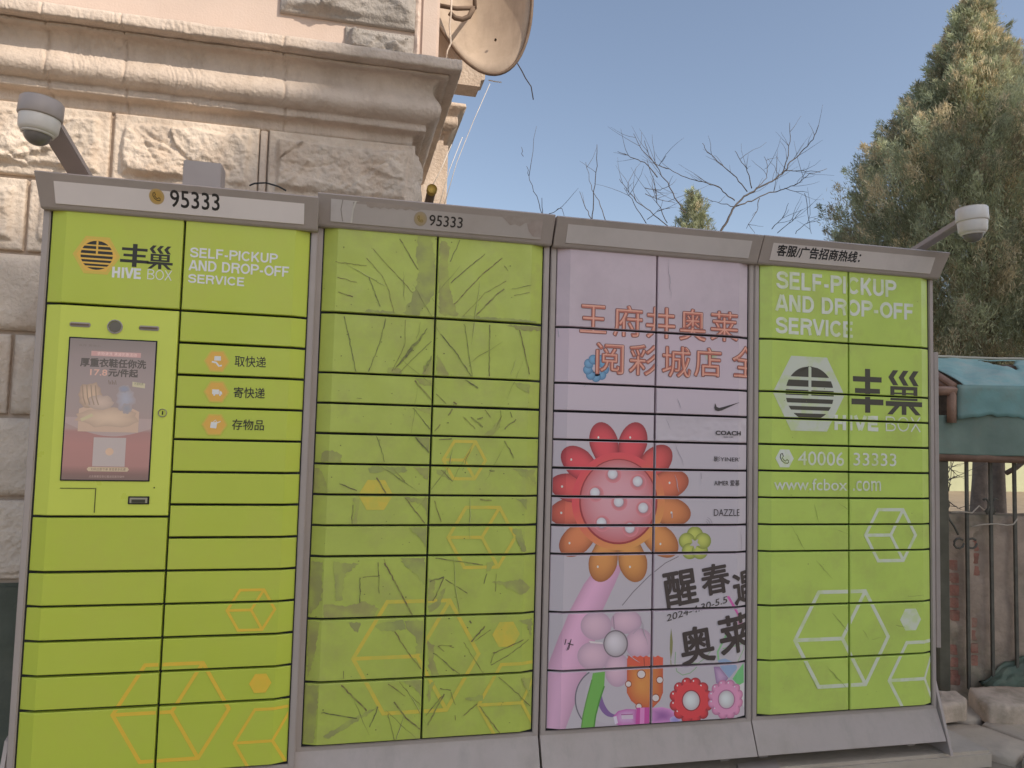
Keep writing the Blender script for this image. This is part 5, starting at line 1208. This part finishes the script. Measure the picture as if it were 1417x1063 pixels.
# stone ledge, flagstones
def stone(name, pts, z0, z1, m, label=None, parent=None, cat=None, seed=1, kind=None, group=None):
    """irregular flat stone from a photo outline at height z1"""
    bm = bmesh.new(); top = [atz(a_, b_, z1) for a_, b_ in pts]
    cen = sum(top, Vector())/len(top); ring = []
    dense = []
    for i in range(len(top)):
        a_, b_ = top[i], top[(i+1) % len(top)]
        for k in range(5): dense.append(a_.lerp(b_, k/5)+Vector((noise.noise((a_.lerp(b_, k/5))*12)*.012, noise.noise((a_.lerp(b_, k/5))*12+Vector((5, 5, 5)))*.012, 0)))
    layers = []
    for t, dz in ((1.0, -(z1-z0)), (1.015, -.3*(z1-z0)), (.99, -.012), (.95, -.002), (.7, 0), (.4, 0), (.15, 0)):
        layers.append([bm.verts.new(Vector((cen.x+(p.x-cen.x)*t, cen.y+(p.y-cen.y)*t, z1+dz+(.010*noise.fractal(p*t*9, 1, 2, 3) if t < .97 else 0)))) for p in dense])
    n = len(dense)
    for A_, B_ in zip(layers[:-1], layers[1:]):
        for k in range(n): bm.faces.new((A_[k], A_[(k+1) % n], B_[(k+1) % n], B_[k])).smooth = True
    bm.faces.new(layers[-1]); bmesh.ops.recalc_face_normals(bm, faces=bm.faces[:])
    o = link(name, bm, m, parent); 
    if label: tag(o, label, cat, group)
    return o
M['ledge'] = mat('pale_weathered_stone', (.60, .48, .37), .9, .15, 9, bump=.6, bscale=40, dirt=(.24, .20, .13), dirt_amt=.7, dirt_scale=6)
stone('ledge_stone', [(1298, 955), (1325, 955), (1339, 966), (1337, 974), (1298, 976)], .02, .10, M['ledge'], 'rounded pale stone at the wall foot touching the locker side panel', None, 'stone')
stone('ledge_stone', [(1341, 952), (1362, 950), (1385, 948), (1440, 952), (1440, 975), (1395, 976), (1368, 973), (1352, 962)], .0, .10, M['ledge'], 'long pale slab of stone at the wall foot, at the right edge of the picture', None, 'stone')
rg = random.Random(21)
cells = []
for i in range(9):
    for j in range(9):
        cells.append((2.9+i*.34+rg.uniform(-.09, .09)+(.17 if j % 2 else 0), -1.9+j*.30+rg.uniform(-.08, .08)))
def vor(i, cells):
    P0 = cells[i]; poly = [(P0[0]-.5, P0[1]-.5), (P0[0]+.5, P0[1]-.5), (P0[0]+.5, P0[1]+.5), (P0[0]-.5, P0[1]+.5)]
    for j, q in enumerate(cells):
        if j == i: continue
        mx_, my_ = (P0[0]+q[0])/2, (P0[1]+q[1])/2; nx_, ny_ = q[0]-P0[0], q[1]-P0[1]; out = []
        for k in range(len(poly)):
            a_, b_ = poly[k], poly[(k+1) % len(poly)]; da = (a_[0]-mx_)*nx_+(a_[1]-my_)*ny_; db = (b_[0]-mx_)*nx_+(b_[1]-my_)*ny_
            if da <= 0: out.append(a_)
            if da*db < 0: t = da/(da-db); out.append((a_[0]+(b_[0]-a_[0])*t, a_[1]+(b_[1]-a_[1])*t))
        poly = out
        if not poly: break
    return poly
for i in range(len(cells)):
    c_ = cells[i]
    if c_[0] < 3.72 and c_[1] > -.25: continue
    if (Vector((c_[0], c_[1], 0))-FA).dot(FN) > -.25: continue
    if c_[0] < 3.0 or c_[1] < -1.8 or c_[0] > 5.4: continue
    pl = vor(i, cells)
    if len(pl) < 3: continue
    cx_, cy_ = sum(p[0] for p in pl)/len(pl), sum(p[1] for p in pl)/len(pl)
    zt_ = rg.uniform(.002, .016); bm = bmesh.new(); lay = []
    dn = []
    for k in range(len(pl)):
        a_, b_ = pl[k], pl[(k+1) % len(pl)]
        for q in range(4): x = a_[0]+(b_[0]-a_[0])*q/4; y = a_[1]+(b_[1]-a_[1])*q/4; dn.append((x+.012*noise.noise(Vector((x*15, y*15, i))), y+.012*noise.noise(Vector((x*15, y*15, i+9)))))
    for t, z in ((.93, -.04), (.93, zt_-.008), (.89, zt_), (.5, zt_+.002)):
        lay.append([bm.verts.new((cx_+(x-cx_)*t, cy_+(y-cy_)*t, z+(.003*noise.noise(Vector((x*t*8, y*t*8, 2))) if z > 0 else 0))) for x, y in dn])
    n = len(dn)
    for A_, B_ in zip(lay[:-1], lay[1:]):
        for k in range(n): bm.faces.new((A_[k], A_[(k+1) % n], B_[(k+1) % n], B_[k])).smooth = True
    bm.faces.new(lay[-1]); bmesh.ops.recalc_face_normals(bm, faces=bm.faces[:]); link('flagstone', bm, M['flag'], ground)
# crumpled green sheet against the wall
bm = bmesh.new(); g = []
s0 = fs(fp(1366, 930, -.1)); 
for i in range(41):
    row = []
    for j in range(25):
        a_ = i/40; b_ = j/24; s = s0+.62*a_; hgt = .19*math.sin(min(1, a_*1.25+.05)*math.pi*.62)**.7
        row.append(bm.verts.new(fw(s, -.17+.15*b_+.03*noise.noise(Vector((a_*6, b_*6, 1))), .02+hgt*b_+.03*noise.fractal(Vector((a_*7, b_*7, 4)), 1, 2, 3))))
    g.append(row)
for i in range(40):
    for j in range(24): bm.faces.new((g[i][j], g[i+1][j], g[i+1][j+1], g[i][j+1])).smooth = True
bmesh.ops.solidify(bm, geom=bm.faces[:], thickness=.004)
o = link('plastic_sheet', bm, M['bag']); tag(o, 'crumpled green plastic sheet slumped against the foot of the old wall', 'plastic sheet')

# ================================================================== far garden wall and vegetation
fwl = link('far_wall', (lambda b: (box(b, (11, 15, -.1), (40, 15.3, 4.2)), b)[1])(bmesh.new()), M['farwall']); tag(fwl, 'pale yellow-green wall far behind the fence, seen between the tree trunks', 'wall')

def leaf_mat(name, cols, rough=.7):
    m = bpy.data.materials.new(name); m.use_nodes = True; n = m.node_tree.nodes; L = m.node_tree.links; b = n['Principled BSDF']; b.inputs['Roughness'].default_value = rough
    b.inputs['Specular IOR Level'].default_value = .25
    a = n.new('ShaderNodeAttribute'); a.attribute_name = 'Col'; L.new(a.outputs['Color'], b.inputs['Base Color'])
    tr = n.new('ShaderNodeBsdfTranslucent'); L.new(a.outputs['Color'], tr.inputs['Color']); mx = n.new('ShaderNodeMixShader'); mx.inputs[0].default_value = .45
    L.new(b.outputs[0], mx.inputs[1]); L.new(tr.outputs[0], mx.inputs[2]); L.new(mx.outputs[0], n['Material Output'].inputs[0])
    return m
M['leaf'] = leaf_mat('evergreen_foliage', None)
def blades(centers, dirs, lens, wid, cols):
    """numpy builder: one tapering kite per blade"""
    n = len(centers); up = np.random.normal(size=(n, 3)); side = np.cross(dirs, up); side /= np.linalg.norm(side, axis=1, keepdims=True)+1e-9
    p0 = centers; p2 = centers+dirs*lens[:, None]; mid = centers+dirs*lens[:, None]*.4
    V = np.stack([p0, mid+side*wid[:, None]*.5, p2, mid-side*wid[:, None]*.5], 1).reshape(-1, 3)
    return V, np.repeat(cols, 4, axis=0)
def crown_mesh(name, V, Cc, m, parent):
    n = len(V)//4; me = bpy.data.meshes.new(name); me.vertices.add(len(V)); me.vertices.foreach_set('co', V.astype(np.float32).ravel())
    me.loops.add(len(V)); me.loops.foreach_set('vertex_index', np.arange(len(V), dtype=np.int32)); me.polygons.add(n); me.polygons.foreach_set('loop_start', np.arange(0, len(V), 4, dtype=np.int32))
    me.update(calc_edges=True)
    at_ = me.attributes.new('Col', 'FLOAT_COLOR', 'POINT'); at_.data.foreach_set('color', np.concatenate([Cc, np.ones((len(Cc), 1))], 1).astype(np.float32).ravel())
    return link(name, me, m, parent)
def conifer(loc, H, R0, z0, npl, nbl, label, rad_fn, cats='evergreen tree', plume=.42, blade=.075, trunks=((0, 0, .11),), seed=1, goldfrac=.35, bw_=.016):
    rs = np.random.RandomState(seed); t = empty('evergreen_tree', loc, label, cats)
    Vs = []; Cs = []
    for k in range(npl):
        hh_ = rs.rand()**.9; z = z0+(H-z0)*hh_; th = rs.rand()*2*math.pi
        rmax = R0*rad_fn(hh_, th); rr_ = rmax*(1-.75*rs.rand()**2.2)
        base = np.array([rr_*math.cos(th), rr_*math.sin(th), z])
        out = np.array([math.cos(th), math.sin(th), 0.])
        up_ = .9+.9*rs.rand(); d = out*(.75*rs.rand()+.25)+np.array([0, 0, up_])+rs.normal(size=3)*.22; d /= np.linalg.norm(d)
        Lp = plume*(.55+.9*rs.rand())*(.55+.6*(1-hh_))
        tt = rs.rand(nbl)**.8; c = base+d*(tt*Lp)[:, None]; spread = (1-tt)*.20*Lp/.42+.015
        c = c+rs.normal(size=(nbl, 3))*spread[:, None]*.6
        bd = d+rs.normal(size=(nbl, 3))*.55; bd /= np.linalg.norm(bd, axis=1, keepdims=True)
        tone = rs.rand(); gold = rs.rand() < goldfrac
        cA = np.array([.52, .54, .35])*(.55+.75*tone); cB = np.array([.74, .64, .43])*(.55+.7*tone)
        base_c = cB if gold else cA
        cc_ = base_c*(.7+.6*rs.rand(nbl))[:, None]
        v, c2 = blades(c, bd, blade*(.6+.8*rs.rand(nbl)), bw_*(.6+.8*rs.rand(nbl)), cc_); Vs.append(v); Cs.append(c2)
    V = np.concatenate(Vs)+np.array(loc); Cc = np.concatenate(Cs)
    cr_ = crown_mesh('crown', V, Cc, M['leaf'], t)
    for (dx, dy, r) in trunks:
        bm = bmesh.new(); pts = []; rads = []
        for i in range(14):
            q = i/13; pts.append(Vector(loc)+Vector((dx*(1-q*.6)+.05*math.sin(q*7+dx), dy*(1-q*.6)+.04*math.cos(q*5), -.1+H*.93*q))); rads.append(r*(1-q)**.8+.012+(.05*r/.1*max(0, .12-q)*6 if q < .12 else 0))
        tube(bm, pts, rads, 12)
        link('trunk', bm, M['bark'], t)
    bm = bmesh.new()
    for k in range(60):
        hh_ = rs.rand(); z = z0+(H-z0)*hh_*.9; th = rs.rand()*6.28; rr_ = R0*rad_fn(hh_, th)*.75
        if rr_ < .1: continue
        a_ = Vector(loc)+Vector((0, 0, z-rr_*.25)); b_ = Vector(loc)+Vector((rr_*math.cos(th), rr_*math.sin(th), z+rr_*.35))
        tube(bm, [a_, a_.lerp(b_, .5)+Vector((0, 0, -.05)), b_], [.03, .02, .008], 5)
    o = link('limbs', bm, M['bark'], t); tag(o, kind='stuff')
    return t
TY = 5.0
tr1 = aty(1355, 690, TY); tr2 = aty(1392, 690, TY)
apex = aty(1345, -5, TY); 
def edge(v_, u_): return tr1.x - aty(u_, v_, TY).x
Hh = apex.z
# silhouette: left extents measured from the trunk axis
sil = [(500, 1180), (420, 1183), (330, 1186), (290, 1182), (250, 1178), (215, 1195), (185, 1212), (150, 1255), (110, 1270), (80, 1296), (50, 1302), (20, 1322), (-5, 1345)]
SZ = [aty(u_, v_, TY).z for v_, u_ in sil]; SR = [max(.05, aty(1352, v_, TY).x-aty(u_, v_, TY).x) for v_, u_ in sil]
ZB0 = 1.9
def rf(hh_, th):
    z = ZB0+(Hh-ZB0)*hh_; r = max(.06, float(np.interp(z, SZ, SR))-.26)
    return r/1.0*(1+.10*math.sin(5*th+z*2.2)+.07*math.sin(11*th-z*4))*.93
cb = Vector(((aty(1352, 400, TY)).x, TY, 0))
conifer((cb.x, TY, 0), Hh-.30, 1.0, ZB0, 3000, 190, 'tall dense evergreen with golden-brown tips and twin trunks, on the right behind the fence', rf, plume=.40, blade=.062, trunks=((tr1.x-cb.x, 0, .085), (tr2.x-cb.x, .1, .075)), seed=4, goldfrac=.32, bw_=.010)
b2 = aty(1475, 100, 6.2)
conifer((b2.x, 6.2, 0), aty(1417, 75, 6.2).z, 1.7, 2.0, 1100, 120, 'second evergreen half hidden at the right edge of the picture', lambda hh_, th: (1-hh_)**.7*.95+.04, plume=.4, blade=.065, seed=8, goldfrac=.3, bw_=.011)
sp_ = aty(962, 247, 7.5); 
conifer((sp_.x, 7.5, 0), sp_.z-.32, .62, 3.2, 200, 80, 'small slim evergreen tip showing above the pink-sticker locker between bare branches', lambda hh_, th: (1-hh_)**1.15*1.05+.01, plume=.22, blade=.06, trunks=((0, 0, .05),), seed=12, goldfrac=.12, bw_=.010)
lo = aty(1175, 330, 7.0)
conifer((lo.x+.1, 7.0, 0), aty(1172, 318, 7.0).z-.2, .26, 2.6, 40, 60, 'sparse low evergreen tip peeping over the last locker left of the tall evergreen', lambda hh_, th: (1-hh_)*.9+.05, plume=.28, blade=.09, trunks=((0, 0, .04),), seed=15, goldfrac=.2)

def bare_tree(Y, lines, label, base_uv, seed, twigs=3, r0=.02, name='bare_tree'):
    """main branches follow the outline seen from the lockers; each gets side twigs in depth"""
    b = aty(*base_uv, Y); t = empty(name, (b.x, Y, 0), label, 'bare tree'); rs = random.Random(seed)
    bm = bmesh.new()
    for pl, w_ in lines:
        off0, off1 = rs.uniform(-.1, .1), rs.uniform(-.5, .5)
        P_ = []
        n = len(pl)
        for i, (a_, b_) in enumerate(pl): P_.append(aty(a_, b_, Y+off0+(off1-off0)*i/max(1, n-1)))
        # smooth
        Q = []
        for i in range(n-1):
            for k in range(4):
                tt = k/4; q = P_[i].lerp(P_[i+1], tt)
                Q.append(q+Vector((rs.gauss(0, .006), rs.gauss(0, .006), rs.gauss(0, .006))))
        Q.append(P_[-1]); m_ = len(Q); rads = [w_*.62*(1-.8*i/(m_-1))+.0022 for i in range(m_)]
        tube(bm, Q, rads, 6)
        for _ in range(int(twigs*m_/8)):
            i = rs.randrange(m_//4, m_-1); d = (Q[min(i+1, m_-1)]-Q[i]).normalized(); dv = (d+Vector((rs.gauss(0, .7), rs.gauss(0, .7), rs.gauss(.2, .5)))).normalized(); l = rs.uniform(.15, .6)
            e = [Q[i]]
            for k in range(4): dv = (dv+Vector((rs.gauss(0, .15), rs.gauss(0, .15), rs.gauss(.05, .12)))).normalized(); e.append(e[-1]+dv*l/4)
            tube(bm, e, [.0034, .003, .0025, .002, .0014], 4)
    link('branches', bm, M['twig'], t)
    bm = bmesh.new(); q = aty(*base_uv, Y); tube(bm, [(b.x, Y, -.1), (b.x+.05, Y, q.z*.5), (q.x, Y, q.z+.02)], [r0*3, r0*2, r0], 8); link('trunk', bm, M['twig'], t)
    return t
def zz2(pl): return [(680+a_/2.834, 140+b_/2.834) for a_, b_ in pl]
BT = [(zz2(p), w_) for p, w_ in (
    ([(895, 520), (925, 470), (955, 410), (990, 375), (1040, 345), (1090, 318), (1140, 285), (1170, 240), (1215, 200), (1260, 150), (1283, 95)], .022),
    ([(1140, 285), (1158, 230), (1172, 160), (1170, 85)], .010), ([(1005, 355), (960, 300), (900, 245), (850, 200), (828, 165)], .010), ([(1020, 345), (1010, 290), (980, 240), (955, 195)], .008),
    ([(1040, 345), (1080, 300), (1082, 250), (1070, 218)], .006), ([(960, 410), (1020, 395), (1090, 358), (1150, 345), (1200, 325), (1250, 285), (1315, 265)], .012), ([(1150, 275), (1220, 272), (1290, 280)], .006), ([(1150, 345), (1240, 358)], .004),
    ([(955, 390), (930, 375), (890, 335), (830, 318), (760, 300), (700, 268), (650, 250)], .010), ([(950, 415), (900, 400), (860, 390)], .006), ([(1050, 380), (1040, 430), (1000, 500)], .006), ([(1100, 500), (1140, 460), (1165, 400)], .006),
    ([(1120, 515), (1180, 470), (1220, 425)], .005), ([(1230, 360), (1240, 440), (1255, 520)], .004), ([(1190, 520), (1230, 480), (1270, 470)], .004))]
bare_tree(6.4, BT, 'bare tree with long upswept dark branches above the third and fourth lockers', (996, 330), 3, 3, .05)
BT = [(zz2(p), w_) for p, w_ in (
    ([(760, 440), (720, 380), (690, 320), (650, 260), (620, 215), (600, 155)], .010), ([(650, 300), (600, 240), (550, 220), (495, 198)], .008), ([(650, 260), (590, 190), (558, 128)], .006), ([(690, 480), (650, 400), (640, 330), (610, 230)], .006),
    ([(690, 490), (620, 430), (570, 395), (530, 345), (502, 305)], .007), ([(605, 480), (560, 400), (520, 340)], .006), ([(660, 250), (685, 215)], .004), ([(600, 340), (660, 350), (700, 330)], .004), ([(600, 365), (670, 390), (720, 400)], .004), ([(610, 470), (650, 430), (700, 420)], .004))]
bare_tree(6.0, BT, 'bare tree with fine arching branches left of the small evergreen tip', (915, 330), 5, 3, .03)
BT = [(zz2(p), w_) for p, w_ in (([(395, 470), (400, 380), (412, 280), (414, 170)], .007), ([(445, 470), (420, 390), (390, 330), (370, 240)], .005), ([(392, 460), (365, 410), (346, 355)], .005))]
bare_tree(5.6, BT, 'few thin bare twigs rising above the joint of the second and third lockers', (822, 312), 7, 1, .02)
BT = [(zz2(p), w_) for p, w_ in (([(200, 450), (185, 395), (150, 310), (138, 255)], .004), ([(202, 450), (198, 380)], .003), ([(230, 440), (275, 418), (285, 450)], .003), ([(125, 215), (118, 180)], .002))]
bare_tree(5.2, BT, 'faint bare twigs above the right half of the second locker', (752, 305), 9, 1, .015)
cable('dangling_twig', pathy([(716, 88), (722, 98), (727, 108), (735, 120), (738, 138)], 3.2), .005, M['twig'], 'short twig hanging in the sky just right of the satellite dish', 'twig')
# shrub twigs seen between fence bars
BT = [([(1300, 672), (1310, 668), (1318, 661), (1325, 658)], .012), ([(1300, 650), (1306, 640), (1309, 630)], .010), ([(1303, 690), (1312, 680), (1316, 670)], .01), ([(1305, 660), (1316, 650), (1320, 636)], .006), ([(1300, 682), (1320, 700), (1330, 705)], .008), ([(1300, 640), (1312, 645), (1322, 655)], .006)]
bare_tree(3.4, BT, 'twiggy bare shrub behind the fence next to the post', (1300, 700), 13, 3, .03, 'bare_shrub')
cable('side_branch', [aty(1392, 655, TY-.1), aty(1405, 648, TY-.2), aty(1425, 632, TY-.3)], .03, M['bark'], 'thick side branch crossing behind the last fence bar at the right edge', 'branch')

# ================================================================== unseen blocks added behind the viewer, shaped to shade lockers and trees
def back(P, y): t = (P.y-y)/(-SUN.y); t = (y-P.y)/SUN.y; return P+SUN*t
SY = -15.0
q1 = back(Vector((-2, .62, 1.98)), SY); q2 = back(Vector((.62, .62, 2.08)), SY); q3 = back(Vector((.86, .62, 2.90)), SY); q4 = back(Vector((4.5, .62, 2.90)), SY)
tw = empty('shade_block', (q3.x+3, SY-1, 0), 'unseen beige shadow tower standing across the street behind the viewer', 'building')
bm = bmesh.new()
prism(bm, [(q1.x, SY, 0), (q1.x, SY, q1.z), (q2.x, SY, q2.z), (q3.x, SY, q3.z), (q4.x, SY, q4.z), (q4.x, SY, 0)], (0, -2, 0)); bmesh.ops.recalc_face_normals(bm, faces=bm.faces[:]); link('wall', bm, M['caster'], tw)
p5 = back(Vector((cb.x-1.0, TY, 4.2)), SY)
tw2 = empty('shade_block', (p5.x+8, SY-1, 0), 'taller unseen shadow tower right of the first one, behind the viewer', 'building')
bm = bmesh.new(); box(bm, (q4.x+.5, SY-2, 0), (q4.x+13, SY, p5.z)); link('wall', bm, M['caster'], tw2)
print('objects', len(bpy.data.objects))
